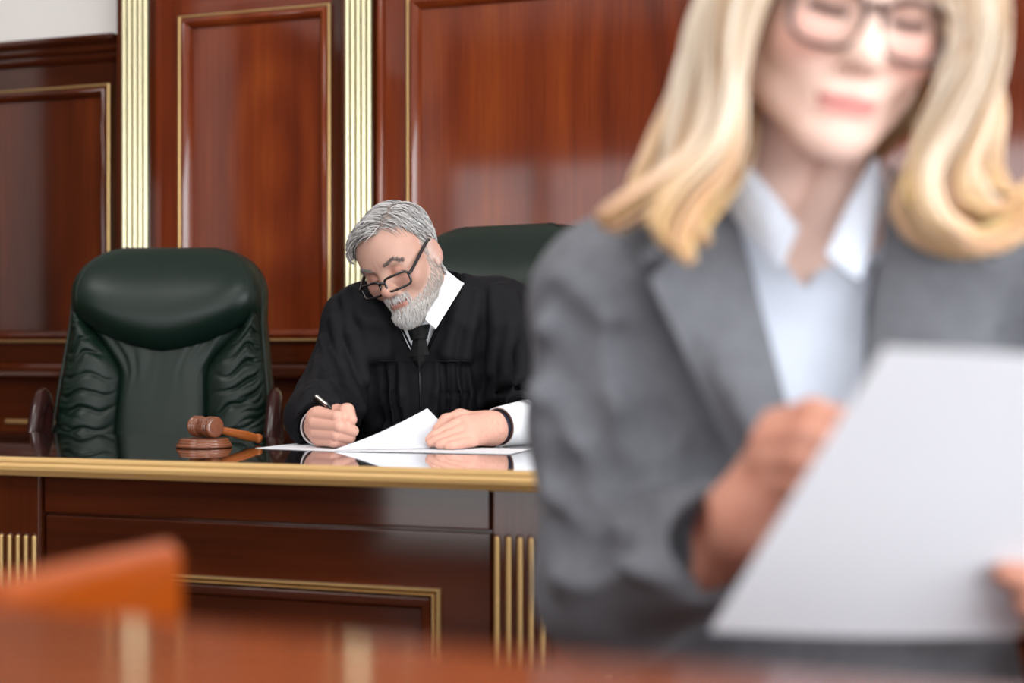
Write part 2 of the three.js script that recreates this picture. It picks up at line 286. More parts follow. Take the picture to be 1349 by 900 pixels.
// ------------------------------------------------------------------ the room
const X0 = -4.6, X1 = 4.4, ZB = -3.6, ZF = 4.4, H = 4.0, DAIS = 0.362;
function wpart(name, geo, mat, parent) { const g = Array.isArray(geo) ? (geo.length > 1 ? mergeGeometries(geo.map((x) => strip(x))) : geo[0]) : geo; if (parent) { let o = parent; while (o && o !== scene) { g.translate(-o.position.x, -o.position.y, -o.position.z); o = o.parent; } } return part(name, g, mat, parent); }
{
  const s = struct('floor', 'polished brown wooden floor of the courtroom', 'floor'); part('floorboards', box(X0 - 0.2, X1 + 0.2, -0.12, 0, ZB - 0.3, ZF + 0.2), M.floor, s);
  const d = struct('floor_dais', 'raised carpeted platform under the bench', 'platform'); part('platform', box(X0, X1, 0, DAIS, ZB, -1.62, 0.01), M.carpet, d);
  const c = struct('ceiling', 'white plaster ceiling', 'ceiling'); part('ceiling_board', box(X0 - 0.2, X1 + 0.2, H, H + 0.12, ZB - 0.3, ZF + 0.2), M.ceiling, c);
  const l = struct('wall_left', 'plain off-white side wall', 'wall'); part('plaster', box(X0 - 0.15, X0, 0, H, ZB - 0.3, ZF + 0.2), M.plaster, l);
  const r = struct('wall_right', 'off-white side wall with windows', 'wall'); part('plaster', box(X1, X1 + 0.15, 0, H, ZB - 0.3, ZF + 0.2), M.plaster, r);
  const f = struct('wall_front', 'off-white wall with tall windows facing the bench', 'wall'); part('plaster', box(X0 - 0.15, X1 + 0.15, 0, H, ZF, ZF + 0.15), M.plaster, f);
  part('wood_header', box(X0, X1, 2.97, 3.97, ZF - 0.03, ZF - 0.0005, 0.004), M.woodDeepFlat, f);
  part('wainscot', box(X0, -3.72, 0.0005, 0.9, ZF - 0.03, ZF - 0.0005, 0.004), M.woodDeep, f); part('wainscot', box(-0.6, X1, 0.0005, 0.9, ZF - 0.03, ZF - 0.0005, 0.004), M.woodDeep, f);
  for (const [a, b] of [[ZB + 0.05, -1.75], [-1.14, 0.28], [0.81, ZF - 0.9]]) part('wood_panelling', box(X0 + 0.0005, X0 + 0.03, 1.4, 3.5, a, b, 0.004), M.woodMatte, l);
  part('wainscot', box(X0 + 0.0005, X0 + 0.035, 0.0005, 1.4, ZB + 0.05, ZF - 0.04, 0.004), M.woodMatte, l);
}
let wn = 0;
function windowAt(c, ry, w, h, glow) {
  const o = struct('window_' + (++wn), 'tall bright window in white frame', 'window'); o.position.set(...c); o.rotation.y = ry;
  part('pane', box(-w / 2, w / 2, -h / 2, h / 2, 0, 0.01), M.pane, o);
  part('window_frame', [box(-w / 2 - 0.07, -w / 2, -h / 2 - 0.07, h / 2 + 0.07, 0, 0.05), box(w / 2, w / 2 + 0.07, -h / 2 - 0.07, h / 2 + 0.07, 0, 0.05), box(-w / 2, w / 2, h / 2, h / 2 + 0.07, 0, 0.05), box(-w / 2, w / 2, -h / 2 - 0.07, -h / 2, 0, 0.05), box(-0.02, 0.02, -h / 2, h / 2, 0, 0.04)], M.whitePaint, o);
  part('sill', box(-w / 2 - 0.12, w / 2 + 0.12, -h / 2 - 0.11, -h / 2 - 0.07, 0, 0.16, 0.008), M.whitePaint, o);
  const n = [Math.sin(ry), 0, Math.cos(ry)], p = c.map((v, k) => v + n[k] * 0.06);
  area(DAY, glow, w, h, p, p.map((v, k) => v + n[k]));
}
windowAt([-2.85, 1.53, ZF - 0.001], Math.PI, 1.56, 2.7, L_BACK * 0.5); windowAt([-4.13, 1.96, ZF - 0.031], Math.PI, 0.7, 1.84, L_BACK * 0.5); windowAt([-0.1, 1.93, ZF - 0.031], Math.PI, 1.7, 1.9, L_BACK * 1.5); windowAt([2.7, 1.93, ZF - 0.031], Math.PI, 1.7, 1.9, L_BACK * 1.5);
for (const z of [-1.4, 0.9, 3.1]) windowAt([X1 - 0.001, 1.95, z], -Math.PI / 2, 1.9, 1.9, L_RIGHT);
let ln = 0;
for (const [x, z] of [[-2.6, -0.9], [0.2, -0.9], [-2.6, 1.9], [0.2, 1.9], [2.8, 1.9]]) {
  const o = thing('ceiling_light', 'flat square ceiling light panel on the white ceiling', 'ceiling light', [x, H, z], 0, 'ceiling light panels');
  part('light_diffuser', box(-0.55, 0.55, -0.05, -0.035, -0.55, 0.55), M.lampGlow, o);
  part('light_frame', [box(-0.6, 0.6, -0.06, 0, 0.55, 0.6), box(-0.6, 0.6, -0.06, 0, -0.6, -0.55), box(-0.6, -0.55, -0.06, 0, -0.55, 0.55), box(0.55, 0.6, -0.06, 0, -0.55, 0.55)], M.whitePaint, o);
  area(LAMP, L_CEIL, 1.1, 1.1, [x, H - 0.062, z], [x, 0, z + 1e-4]);
}

// ------------------------------------------------------------------ panelled wall behind the bench
{
  const D = -ZB, w = struct('wall_back', 'glossy mahogany panelled wall behind the bench', 'wall');
  const xa1 = wx(153, D), xb0 = wx(197, D), xb1 = wx(450, D), xc0 = wx(492, D);
  const yCorn = wy(76, 52, D), yB = wy(338, 14, D), yA = wy(70, 114.5, D), yLow = wy(50, 451, D), yTop = 2.42;
  part('plaster', box(X0, X1, 0, H, ZB - 0.3, ZB - 0.06), M.plaster, w);
  part('wood_backing', box(X0, xa1 + 0.01, 0.3, yCorn - 0.01, ZB - 0.06, ZB - 0.03), M.wood, w);
  part('wood_backing', box(xa1, X1, 0.3, yTop, ZB - 0.06, ZB - 0.016), M.wood, w);
  const prof = [[0, 0], [0.001, 0.011], [0.012, 0.011], [0.014, 0.017], [0.02, 0.02], [0.028, 0.014], [0.034, 0.006], [0.036, -0.012]];
  const gp = [[0, 0.009], [0.001, 0.0135], [0.003, 0.0155], [0.0045, 0.016], [0.006, 0.0155], [0.0075, 0.0135], [0.0082, 0.011]];
  function panel(x0, x1, y0, y1, z, mat = M.wood) {
    part('panel', box(x0 + 0.03, x1 - 0.03, y0 + 0.03, y1 - 0.03, z - 0.02, z - 0.004), mat, w);
    part('panel_moulding', frameGeo(x0, x1, y0, y1, z, prof), mat, w);
    part('gold_bead', frameGeo(x0 - 0.001, x1 + 0.001, y0 - 0.001, y1 + 0.001, z, gp), M.gold, w);
  }
  function stile(x0, x1, y0, y1, z, mat = M.wood) { part('stile', box(x0, x1, y0, y1, z - 0.03, z, 0.003), mat, w); }
  function rail(x0, x1, y0, y1, z, mat = M.woodFlat) { part('rail', box(x0, x1, y0, y1, z - 0.03, z, 0.003), mat, w); }
  // left section, lower and set back; its dimness is put into darker wood
  const zA = ZB - 0.02, pA0 = wx(-92, D), pA1 = wx(142, D);
  panel(pA0, pA1, yLow, yA, zA, M.woodShaded); stile(pA1 - 0.004, xa1 + 0.02, 0.4, yCorn - 0.01, zA, M.woodDeep); stile(pA0 - 0.14, pA0 + 0.004, 0.4, yCorn - 0.01, zA, M.woodDeep);
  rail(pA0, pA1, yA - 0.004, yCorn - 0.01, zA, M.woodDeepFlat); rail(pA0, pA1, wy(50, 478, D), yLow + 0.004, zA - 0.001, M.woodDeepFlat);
  panel(pA0 - 0.14 - (pA1 - pA0), pA0 - 0.14, yLow, yA, zA, M.woodShaded); rail(pA0 - 0.14 - (pA1 - pA0), pA0 - 0.14, yA - 0.004, yCorn - 0.01, zA, M.woodDeepFlat);
  const cy = yCorn;
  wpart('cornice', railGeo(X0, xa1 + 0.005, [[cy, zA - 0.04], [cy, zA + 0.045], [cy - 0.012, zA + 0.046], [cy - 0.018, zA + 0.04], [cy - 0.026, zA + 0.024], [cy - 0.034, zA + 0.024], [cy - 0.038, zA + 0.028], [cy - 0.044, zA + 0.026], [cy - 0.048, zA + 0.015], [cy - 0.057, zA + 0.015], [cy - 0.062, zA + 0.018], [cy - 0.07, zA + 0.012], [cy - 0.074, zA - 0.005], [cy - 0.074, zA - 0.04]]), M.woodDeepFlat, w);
  // middle section
  const pB0 = wx(238, D), pB1 = wx(437.5, D);
  panel(pB0, pB1, yLow, yB, ZB); stile(xb0 - 0.02, pB0 + 0.004, 0.4, yTop, ZB); stile(pB1 - 0.004, xb1 + 0.02, 0.4, yTop, ZB, M.woodDeep);
  rail(pB0, pB1, yB - 0.004, yTop, ZB); rail(pB0, pB1, wy(50, 478, D), yLow + 0.004, ZB - 0.001, M.woodDeepFlat);  // low rail in darker wood, standing in for shade behind the chairs
  // right sections
  const pC0 = wx(538, D), pC1 = wx(1297, D), pD0 = wx(1306, D) + 0.12;
  panel(pC0, pC1, yLow, yB, ZB); stile(xc0 - 0.01, pC0 + 0.004, 0.4, yTop, ZB); stile(pC1 - 0.004, pD0 + 0.004, 0.4, yTop, ZB);
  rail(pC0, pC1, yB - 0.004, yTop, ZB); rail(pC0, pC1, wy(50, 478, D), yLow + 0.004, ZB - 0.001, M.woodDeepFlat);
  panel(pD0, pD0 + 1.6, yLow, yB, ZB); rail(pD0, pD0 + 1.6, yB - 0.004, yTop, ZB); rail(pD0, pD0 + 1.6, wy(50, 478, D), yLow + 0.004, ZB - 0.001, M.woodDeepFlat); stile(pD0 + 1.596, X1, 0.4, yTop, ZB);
  wpart('cornice', railGeo(xa1, X1, [[yTop + 0.08, ZB - 0.05], [yTop + 0.08, ZB + 0.06], [yTop + 0.06, ZB + 0.06], [yTop + 0.03, ZB + 0.03], [yTop + 0.01, ZB + 0.026], [yTop - 0.02, ZB + 0.006], [yTop - 0.02, ZB - 0.05]]), M.woodFlat, w);
  // dado: ledge, lower boards, gold strip, plinth; shade behind the chairs is put into darker wood
  const y2 = wy(50, 490, D), yG = wy(30, 556, D), xg0 = wx(3, D);
  for (const [a, b, z] of [[X0, xa1, zA], [xb0 - 0.01, xb1, ZB], [xc0, X1, ZB]]) {
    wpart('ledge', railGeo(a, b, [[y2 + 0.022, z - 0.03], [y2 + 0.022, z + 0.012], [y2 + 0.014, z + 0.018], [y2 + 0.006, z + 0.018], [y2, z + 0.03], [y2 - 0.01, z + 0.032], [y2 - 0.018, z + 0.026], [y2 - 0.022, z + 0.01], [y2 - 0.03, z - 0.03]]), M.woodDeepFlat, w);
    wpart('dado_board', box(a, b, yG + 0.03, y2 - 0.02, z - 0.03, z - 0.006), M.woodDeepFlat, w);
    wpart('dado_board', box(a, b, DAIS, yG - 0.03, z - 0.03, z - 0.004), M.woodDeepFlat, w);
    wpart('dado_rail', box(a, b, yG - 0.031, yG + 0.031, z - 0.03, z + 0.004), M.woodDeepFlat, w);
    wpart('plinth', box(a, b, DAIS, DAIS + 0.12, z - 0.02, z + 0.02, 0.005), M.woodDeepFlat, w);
  }
  for (const [a, b, z] of [[xg0, xa1 - 0.03, zA], [xb0 + 0.02, xb1 - 0.02, ZB], [xc0 + 0.02, X1 - 0.05, ZB]]) wpart('gold_strip', box(a, b, yG - 0.0065, yG + 0.0065, z, z + 0.01, 0.003), M.gold, w);
  // gold fluted pilasters
  const top = wy(176, 1, D);
  let k = 0;
  for (const [a, b, r0, r1] of [[154, 197, 158.5, 193.5], [449, 491, 452.5, 488.5]]) {
    const x0 = wx(a, D - 0.03), x1 = wx(b, D - 0.03), q0 = wx(r0, D - 0.04), q1 = wx(r1, D - 0.04);
    const o = struct('trim_' + (++k), k === 1 ? 'gold fluted pilaster beside the low panelling and cornice' : 'gold fluted pilaster behind the seated man', 'pilaster');
    o.position.set((x0 + x1) / 2, DAIS, ZB);
    wpart('pilaster_board', box(x0, x1, DAIS, yTop + 0.01, ZB - 0.03, ZB + 0.032, 0.004), M.woodDeep, o);
    wpart('flute_backing', box(q0, q1, 0.62, top, ZB + 0.0325, ZB + 0.0345), M.green, o);
    const pitch = (q1 - q0) / 5, rw = pitch * 0.365, rs = new THREE.Shape(); rs.moveTo(-rw, 0); rs.lineTo(-rw, 0.003); rs.quadraticCurveTo(-rw * 0.8, 0.0062, 0, 0.0066); rs.quadraticCurveTo(rw * 0.8, 0.0062, rw, 0.003); rs.lineTo(rw, 0);
    const rg = toCreasedNormals(new THREE.ExtrudeGeometry(rs, { depth: top - 0.63, bevelEnabled: true, bevelThickness: 0.004, bevelSize: 0.001, bevelOffset: -0.001, bevelSegments: 2, curveSegments: 6 }).rotateX(-Math.PI / 2).scale(1, 1, -1), 0.9);
    for (let i = 0; i < 5; i++) { const g = rg.clone(); g.rotateX(0); const p = g.attributes.position; for (let v = 0; v < p.count; v++) p.setZ(v, Math.abs(p.getZ(v))); g.computeVertexNormals(); g.translate(q0 + pitch * (i + 0.5), 0.625, ZB + 0.0345); wpart('rib', g, M.goldBright, o); }
  }
  // quarter-round bead beside the second pilaster
  const bg = new THREE.CylinderGeometry(0.011, 0.011, yTop - 0.5, 16); bg.translate(wx(500, D - 0.01), (yTop + 0.5) / 2, ZB + 0.006); part('bead', uvBox(bg), M.wood, w);
}

// ------------------------------------------------------------------ the bench
const HD = 0.158, YD = EYE - HD, DF = 1.88, DP = 1.93, DB = 2.51;     // desk top height and the planes of its edge, face and back
{
  const xl = -2.3, xr = 0.35, o = thing('judges_bench', 'long mahogany bench with gold edge and dark glossy top', 'bench', [(xl + xr) / 2, DAIS, -(DF + DB) / 2]);
  wpart('bench_top', box(xl + 0.012, xr - 0.012, YD - 0.02, YD, -DB, -DF - 0.012, 0.002), M.deskTop, o);
  const e = 0.0285;
  const pr = [[YD + 0.0005, -DF - 0.013], [YD + 0.0005, -DF - 0.004], [YD - 0.002, -DF - 0.001], [YD - 0.006, -DF], [YD - 0.0068, -DF - 0.002], [YD - 0.008, -DF - 0.001], [YD - 0.013, -DF + 0.002], [YD - 0.019, -DF + 0.001], [YD - 0.024, -DF - 0.004], [YD - e, -DF - 0.008], [YD - e, -DF - 0.06], [YD - 0.02, -DF - 0.06], [YD - 0.02, -DF - 0.013]];
  wpart('gold_edge', railGeo(xl, xr, pr), M.goldEdge, o);
  wpart('gold_edge', box(xr - 0.012, xr, YD - e, YD + 0.0005, -DB, -DF - 0.013, 0.003), M.goldEdge, o);
  const z = -DP, b = DAIS + 0.001;
  wpart('carcass', box(xl + 0.03, xr - 0.03, b, YD - 0.0205, z - 0.05, z - 0.012), M.woodDeepFlat, o);
  wpart('side_panel', box(xr - 0.06, xr - 0.03, b, YD - 0.0205, -DB + 0.04, z - 0.0505), M.woodDeep, o);
  wpart('side_panel', box(xl + 0.03, xl + 0.06, b, YD - 0.0205, -DB + 0.04, z - 0.0505), M.woodDeep, o);
  const cols = [[-14, 56, 1.5, 11, 0.284], [649.5, 726, 654.5, 15.2, 0.2535]];
  const sec = [[wx(57, DP), wx(648, DP)], [wx(727, DP), xr - 0.035], [xl + 0.035, wx(-15, DP)]];
  const yAp = EYE - 0.25, yFr = EYE - 0.335, mR = wx(648, DP) - wx(580, DP);
  for (const [a, c] of sec) {
    wpart('apron', box(a + 0.002, c - 0.002, yAp + 0.002, YD - e - 0.0005, z - 0.02, z + 0.001, 0.003), M.woodDeepFlat, o);
    wpart('front_board', box(a + 0.002, c - 0.002, b, yAp - 0.002, z - 0.025, z - 0.003, 0.003), M.woodDeepFlat, o);
    if (c - a > 0.5) {
      const x0 = a + mR, x1 = c - mR, y0 = b + 0.14;
      wpart('front_panel', box(x0 + 0.03, x1 - 0.03, y0 + 0.03, yFr - 0.03, z - 0.004, z + 0.001), M.woodDeepFlat, o);
      wpart('panel_moulding', frameGeo(x0 + 0.011, x1 - 0.011, y0 + 0.011, yFr - 0.011, z - 0.003, [[0, 0], [0.001, 0.012], [0.004, 0.014], [0.014, 0.012], [0.018, 0.006], [0.022, -0.001]]), M.woodDeepFlat, o);
      wpart('gold_bead', frameGeo(x0, x1, y0, yFr, z - 0.003, [[0, 0], [0.0005, 0.01], [0.002, 0.012], [0.0035, 0.0105], [0.0042, 0.006]]), M.gold, o);
      wpart('gold_bead', frameGeo(x0 + 0.006, x1 - 0.006, y0 + 0.006, yFr - 0.006, z - 0.003, [[0, 0.006], [0.0005, 0.012], [0.002, 0.014], [0.0035, 0.0125], [0.0042, 0.006]]), M.gold, o);
    }
  }
  for (const [p0, p1, r0, step, drop] of cols) {
    const x0 = wx(p0, DP), x1 = wx(p1, DP);
    wpart('column_board', box(x0, x1, b, YD - e - 0.0005, z - 0.02, z + 0.006, 0.004), M.woodDeep, o);
    const yt = EYE - drop, rg = new THREE.CapsuleGeometry(0.0042, yt - b - 0.2, 6, 12); rg.scale(1, 1, 0.9);
    for (let i = 0; i < 5; i++) { const g = rg.clone(); g.translate(wx(r0 + step * i * (i > 2 ? 0.985 : 1), DP - 0.008), (yt + b + 0.2) / 2 - 0.004, z + 0.0075); wpart('rib', g, M.gold, o); }
    const fl = new THREE.CapsuleGeometry(0.006, yt - b - 0.2, 4, 10); fl.scale(1, 1, 0.2);
    for (let i = 0; i < 5; i++) { const g = fl.clone(); g.translate(wx(r0 + step * i * (i > 2 ? 0.985 : 1), DP - 0.006), (yt + b + 0.2) / 2 - 0.003, z + 0.0062); wpart('flute', g, M.woodDeep, o); }
  }
}

// ------------------------------------------------------------------ green leather chairs
function makeChair(label, pos, ry, size) {
  const o = thing('executive_chair', label, 'chair', pos, ry); o.scale.set(...size);
  const yt = 1.178, R = 0.115, hw0 = (y) => mix(0.268, 0.213, clamp((y - 0.5) / 0.5));
  const hw = (y) => y > yt - R ? hw0(y) - R + Math.sqrt(Math.max(R * R - (y - yt + R) ** 2, 0)) : hw0(y);
  const zc = (y) => -0.2 - (y - 0.5) * 0.2;
  const lowH = (s) => 0.922 + 0.095 * Math.pow(Math.abs(s), 1.7);                         // lower edge of the headrest
  const xi = (y) => hw0(y) * (0.4 + 0.52 * sst(0.86, 1.05, y) - 0.05 * sst(0.74, 0.5, y));  // inner edge of the side cushions
  // back shell
  const sh = new THREE.Shape(); const N = 40; for (let i = 0; i <= N; i++) { const y = mix(0.4, yt - 0.0005, 1 - (1 - i / N) ** 2); i ? sh.lineTo(hw(y), y) : sh.moveTo(hw(y), y); } for (let i = N; i >= 0; i--) { const y = mix(0.4, yt - 0.0005, 1 - (1 - i / N) ** 2); sh.lineTo(-hw(y), y); }
  const sg = new THREE.ExtrudeGeometry(sh, { depth: 0.05, bevelEnabled: true, bevelThickness: 0.022, bevelSize: 0.014, bevelOffset: -0.012, bevelSegments: 4 });
  { const p = sg.attributes.position; for (let i = 0; i < p.count; i++) p.setZ(i, p.getZ(i) - 0.085 + zc(p.getY(i))); }
  part('back_shell', toCreasedNormals(sg, 0.9), M.leather, o);
  // headrest pillow
  const hrf = (u, v) => {
    const s = u * 2 - 1, yl = lowH(s), tt = 1 - (1 - v) ** 2, y = mix(yl, yt + 0.002, tt), w = hw(Math.min(y, yt - 0.0004)) + 0.001;
    const e = 1 - Math.pow(Math.abs(s), 5), prof = Math.pow(Math.max(0, Math.sin(Math.PI * Math.pow(tt, 0.72))), 0.72);
    const low = 0.018 * (1 - sst(0, 0.14, tt));
    const side = Math.sqrt(Math.max(e, 0));
    return [s * w, y + low * -0.2, zc(y) - 0.012 + (0.012 + 0.088 * prof) * (0.25 + 0.75 * side) * (tt > 0.999 ? 0.1 : 1)];
  };
  const hp = part('headrest', surf(72, 72, hrf), M.leather, o);
  for (const u of [0.055, 0.945]) part('seam', tube(Array.from({ length: 16 }, (_, i) => hrf(u, mix(0.02, 0.97, i / 15))), 0.0016, 40, 6), M.leather, hp);
  // side cushions with gathered leather
  for (const s of [-1, 1]) {
    const g = surf(56, 190, (u, v) => {
      const y = mix(0.44, 1.02, v), a = xi(y), b = hw(y) - 0.002, x = mix(a, b, u), puff = Math.pow(Math.sin(Math.PI * clamp(u, 0.001, 0.999)), 0.55);
      const wv = y + 0.12 * (u - 0.4) * (s > 0 ? -0.6 : 0.8) * (0.4 + n3(y * 3, s * 5, 1)) + 0.02 * n3(u * 2.5, y * 7, s * 3 + 8);
      const f1 = 1 - Math.abs(Math.sin(Math.PI * (wv * 24 + 0.9 * n3(u * 2, y * 9, s * 7)))), f2 = 1 - Math.abs(Math.sin(Math.PI * (wv * 52 + 1.2 * n3(u * 3, y * 11, 4 + s))));
      const am = (0.5 + 0.5 * n3(u * 2, y * 8, s * 11 + 2)) * 1.3;
      const wr = -0.017 * Math.pow(f1, 2.0) * (0.35 + 0.65 * u) * am - 0.008 * Math.pow(f2, 1.6) * sst(0.45, 1, u);
      return [s * x, y, zc(y) - 0.002 + 0.048 * puff + wr * Math.min(1, puff * 1.2) - 0.016 * (u > 0.995 ? 1 : 0)];
    });
    part('side_cushion', g, M.leather, o);
    part('piping', tube(Array.from({ length: 14 }, (_, i) => { const y = mix(0.44, yt - 0.1, i / 13); return [s * (hw(y) + 0.001), y, zc(y) + 0.004]; }), 0.0035, 40, 6), M.leather, o);
    // wooden arm with padded rest
    const arm = tube([[s * 0.262, 0.44, -0.2], [s * 0.262, 0.6, -0.24], [s * 0.256, 0.74, -0.25], [s * 0.254, 0.815, -0.225], [s * 0.256, 0.79, -0.18], [s * 0.255, 0.71, -0.13], [s * 0.26, 0.668, -0.05], [s * 0.262, 0.66, 0.06], [s * 0.262, 0.62, 0.13], [s * 0.255, 0.52, 0.14], [s * 0.245, 0.42, 0.11]], 0.026, 70, 12);
    { const p = arm.attributes.position; for (let i = 0; i < p.count; i++) p.setX(i, s * 0.255 + (p.getX(i) - s * 0.255) * 0.6); arm.computeVertexNormals(); }
    const am = part('armrest', arm, M.chairWood, o);
    part('arm_pad', new RoundedBoxGeometry(0.062, 0.034, 0.2, 3, 0.015).translate(s * 0.26, 0.69, 0.01), M.leather, am);
  }
  // middle panel
  part('back_panel', surf(40, 90, (u, v) => {
    const y = mix(0.42, 1.0, v), w = xi(y) + 0.004, s = u * 2 - 1, e = 1 - Math.pow(Math.abs(s), 6);
    const gath = 0.004 * sst(0.82, 0.93, y) * Math.sin(s * 26 + 5 * n3(s * 3, y * 9, 2)) * Math.abs(s);
    return [s * w, y, zc(y) + 0.006 + 0.026 * Math.sqrt(Math.max(e, 0)) + gath + 0.002 * n3(s * 2, y * 6, 7)];
  }), M.leather, o);
  part('seat', [new RoundedBoxGeometry(0.5, 0.13, 0.46, 4, 0.055).translate(0, 0.43, -0.02)], M.leather, o);
  part('seat_pan', new RoundedBoxGeometry(0.46, 0.05, 0.44, 2, 0.02).translate(0, 0.35, 0.02), M.black, o);
  part('gas_column', new THREE.CylinderGeometry(0.028, 0.032, 0.24, 20).translate(0, 0.21, 0), M.darkSteel, o);
  for (let k = 0; k < 5; k++) {
    const a = k * 2 * Math.PI / 5 + 0.3, c = Math.cos(a), n = Math.sin(a);
    const leg = part('leg', tube([[0, 0.11, 0], [c * 0.12, 0.105, n * 0.12], [c * 0.3, 0.075, n * 0.3]], 0.02, 12, 10), M.chairWood, o);
    part('caster', new THREE.TorusGeometry(0.02, 0.012, 8, 18).rotateY(-a).translate(c * 0.3, 0.032, n * 0.3), M.black, leg);
  }
  return o;
}
M.chairWood = lacquer(woodTex([38, 14, 13], [54, 22, 19], [72, 32, 26], 30), { clearcoatRoughness: 0.2 });
{
  const b = C(181, HOR, 3.22); makeChair('empty dark green leather chair behind the gavel', [b[0], DAIS, b[2]], 0.34, [1.08, 1.005, 0.95]);
  const c = C(570, HOR, 2.97); makeChair('dark green leather chair the man in the robe sits on', [c[0], DAIS, c[2]], -0.16, [1.1, 1.03, 0.95]);
}

// ------------------------------------------------------------------ gavel, block
{
  const zb = Zdesk(589.5, HD), b = C(269, 589.5, zb), o = thing('gavel_block', 'round turned wooden sound block under the gavel', 'sound block', [b[0], YD + 0.0005, b[2]]);
  part('block', lathe([[0, 0], [0.047, 0], [0.0485, 0.0015], [0.0485, 0.004], [0.047, 0.0052], [0.0455, 0.0058], [0.0462, 0.0075], [0.0455, 0.0095], [0.0435, 0.0105], [0.0425, 0.0112], [0.043, 0.0128], [0.042, 0.0148], [0.038, 0.016], [0.02, 0.0163], [0, 0.0163]], 64), M.gavel, o);
  const hy = YD + 0.0168 + 0.019, hc = C(270.5, HOR, zb + 0.005), g = thing('gavel', 'brown turned wooden gavel lying on its block', 'gavel', [hc[0], hy, hc[2]]);
  const pr = [[0, -0.031], [0.013, -0.031], [0.0168, -0.03], [0.0182, -0.0285], [0.0185, -0.026], [0.018, -0.0238], [0.0145, -0.0228], [0.0146, -0.0215], [0.0182, -0.0205], [0.0182, -0.019], [0.0138, -0.018], [0.0135, -0.0155], [0.0172, -0.0145], [0.0184, -0.013], [0.0172, -0.0115], [0.0142, -0.0105], [0.0148, -0.005], [0.015, 0]];
  const full = [...pr, ...pr.slice(0, -1).reverse().map(([r, y]) => [r, -y])];
  const head = lathe(full, 48); head.rotateZ(-Math.PI / 2); head.rotateY(-Math.PI / 4 + T + 0.05);
  part('gavel_head', head, M.gavel, g);
  const end = C(344, HOR, 2.6), ev = new THREE.Vector3(end[0] - hc[0], YD + 0.0092 - hy, end[2] - hc[2]), len = ev.length();
  const hp = [[0, 0], [0.0055, 0], [0.0055, 0.016], [0.0062, 0.02], [0.0075, len * 0.45], [0.0088, len * 0.72], [0.0078, len * 0.86], [0.0066, len * 0.9], [0.0085, len * 0.915], [0.0088, len * 0.95], [0.0078, len * 0.985], [0, len]];
  const hd = lathe(hp, 24); hd.applyQuaternion(new THREE.Quaternion().setFromUnitVectors(new THREE.Vector3(0, 1, 0), ev.clone().normalize()));
  part('handle', hd, M.gavelLight, g);
}

// ------------------------------------------------------------------ papers on the bench
const onDesk = (px, py, up = 0) => { const Z = Zdesk(py, HD - up); const p = C(px, py, Z); p[1] = YD + up; return p; };
function sheet(label, pts, group, bendFn, name = 'paper_sheet') {
  const c = [0, 2].map((k) => pts.reduce((s, p) => s + p[k], 0) / 4), y = Math.min(...pts.map((p) => p[1]));
  const f = bil(...pts), fn = (u, v) => { const p = f(u, v), q = bendFn ? bendFn(u, v, p) : p; return [q[0] - c[0], q[1] - y, q[2] - c[1]]; };
  const o = new THREE.Mesh(slab(18, 18, fn, 0.00025), M.paper); o.name = numbered(name); o.position.set(c[0], y, c[1]); o.castShadow = o.receiveShadow = true; scene.add(o); return tag(o, label, 'paper', group);
}
sheet('flat white paper sheet under the hand holding the pen', [onDesk(336, 590.5, 0.0006), onDesk(470, 596, 0.0006), onDesk(520, 585.5, 0.0006), onDesk(404, 582.5, 0.0006)]);
sheet('flat white paper sheet under the man\'s open hand', [onDesk(441, 594.2, 0.0012), onDesk(672, 598.5, 0.0012), onDesk(701, 591.5, 0.0012), onDesk(500, 587, 0.0012)]);
{
  const A = C(440, 592.4, Zdesk(592.6, HD - 0.002)), B = C(563, 538, 2.5), Cc = C(598, 574, 2.5), Dd = C(566, 590.5, Zdesk(591.2, HD - 0.002));
  sheet('white paper sheet lifted up at one corner by the man', [A, Dd, Cc, B], undefined, (u, v, p) => { const s = Math.sin(Math.PI * v) * 0.006; return [p[0], Math.max(p[1] - s * (1 - u * 0.5), YD + 0.0022), p[2] + s]; });
}

// ------------------------------------------------------------------ counter and rail in the foreground
{
  const h = 0.118, p1 = C(240, 817, Zdesk(817, h)), p2 = C(1100, 893, Zdesk(893, h)), ry = Math.atan2(-(p2[2] - p1[2]), p2[0] - p1[0]), y = EYE - h;
  const o = thing('wooden_counter', 'glossy orange-brown wooden counter top in front of the woman', 'counter', [p1[0], 0, p1[2]], ry);
  part('counter_top', box(-0.55, 1.1, y - 0.035, y, 0, 0.4, 0.006), M.counter, o);
  part('counter_front', box(-0.5, 1.05, 0.0005, y - 0.0355, 0.03, 0.06, 0.004), M.counter, o);
  part('counter_side', box(-0.5, -0.47, 0.0005, y - 0.0355, 0.0605, 0.36, 0.004), M.counter, o); part('counter_side', box(1.02, 1.05, 0.0005, y - 0.0355, 0.0605, 0.36, 0.004), M.counter, o);
  const hb = 0.1095, c = C(239, 714, Zdesk(714, hb)), yb = EYE - hb, th = 0.024, len = 0.158;
  const q = thing('wooden_partition', 'bright orange wooden partition with rounded top at the counter', 'partition', [c[0], 0, c[2]], 0);
  const s = new THREE.Shape(); s.moveTo(0, 0.0005); s.lineTo(0, yb - th / 2); s.absarc(-th / 2, yb - th / 2, th / 2, 0, Math.PI, false); s.lineTo(-th, 0.0005); s.closePath();
  const g = new THREE.ExtrudeGeometry(s, { depth: len, bevelEnabled: false, curveSegments: 16 });
  part('partition_board', uvBox(toCreasedNormals(g, 0.6)), M.rail, q);
}

// ------------------------------------------------------------------ people
const v3 = (p) => new THREE.Vector3(...p);
function figure(label, px, Z, y) {                                 // a person's frame: x to the viewer's right, z towards the viewer
  const b = C(px, HOR, Z), o = thing('person', label, 'person', [b[0], y, b[2]], T), Xb = (px - 674.5) / F * Z;
  const L = (qx, qy, q) => [(qx - 674.5) / F * q - Xb, EYE - y - (qy - HOR) / F * q, Z - q];
  return { o, L };
}
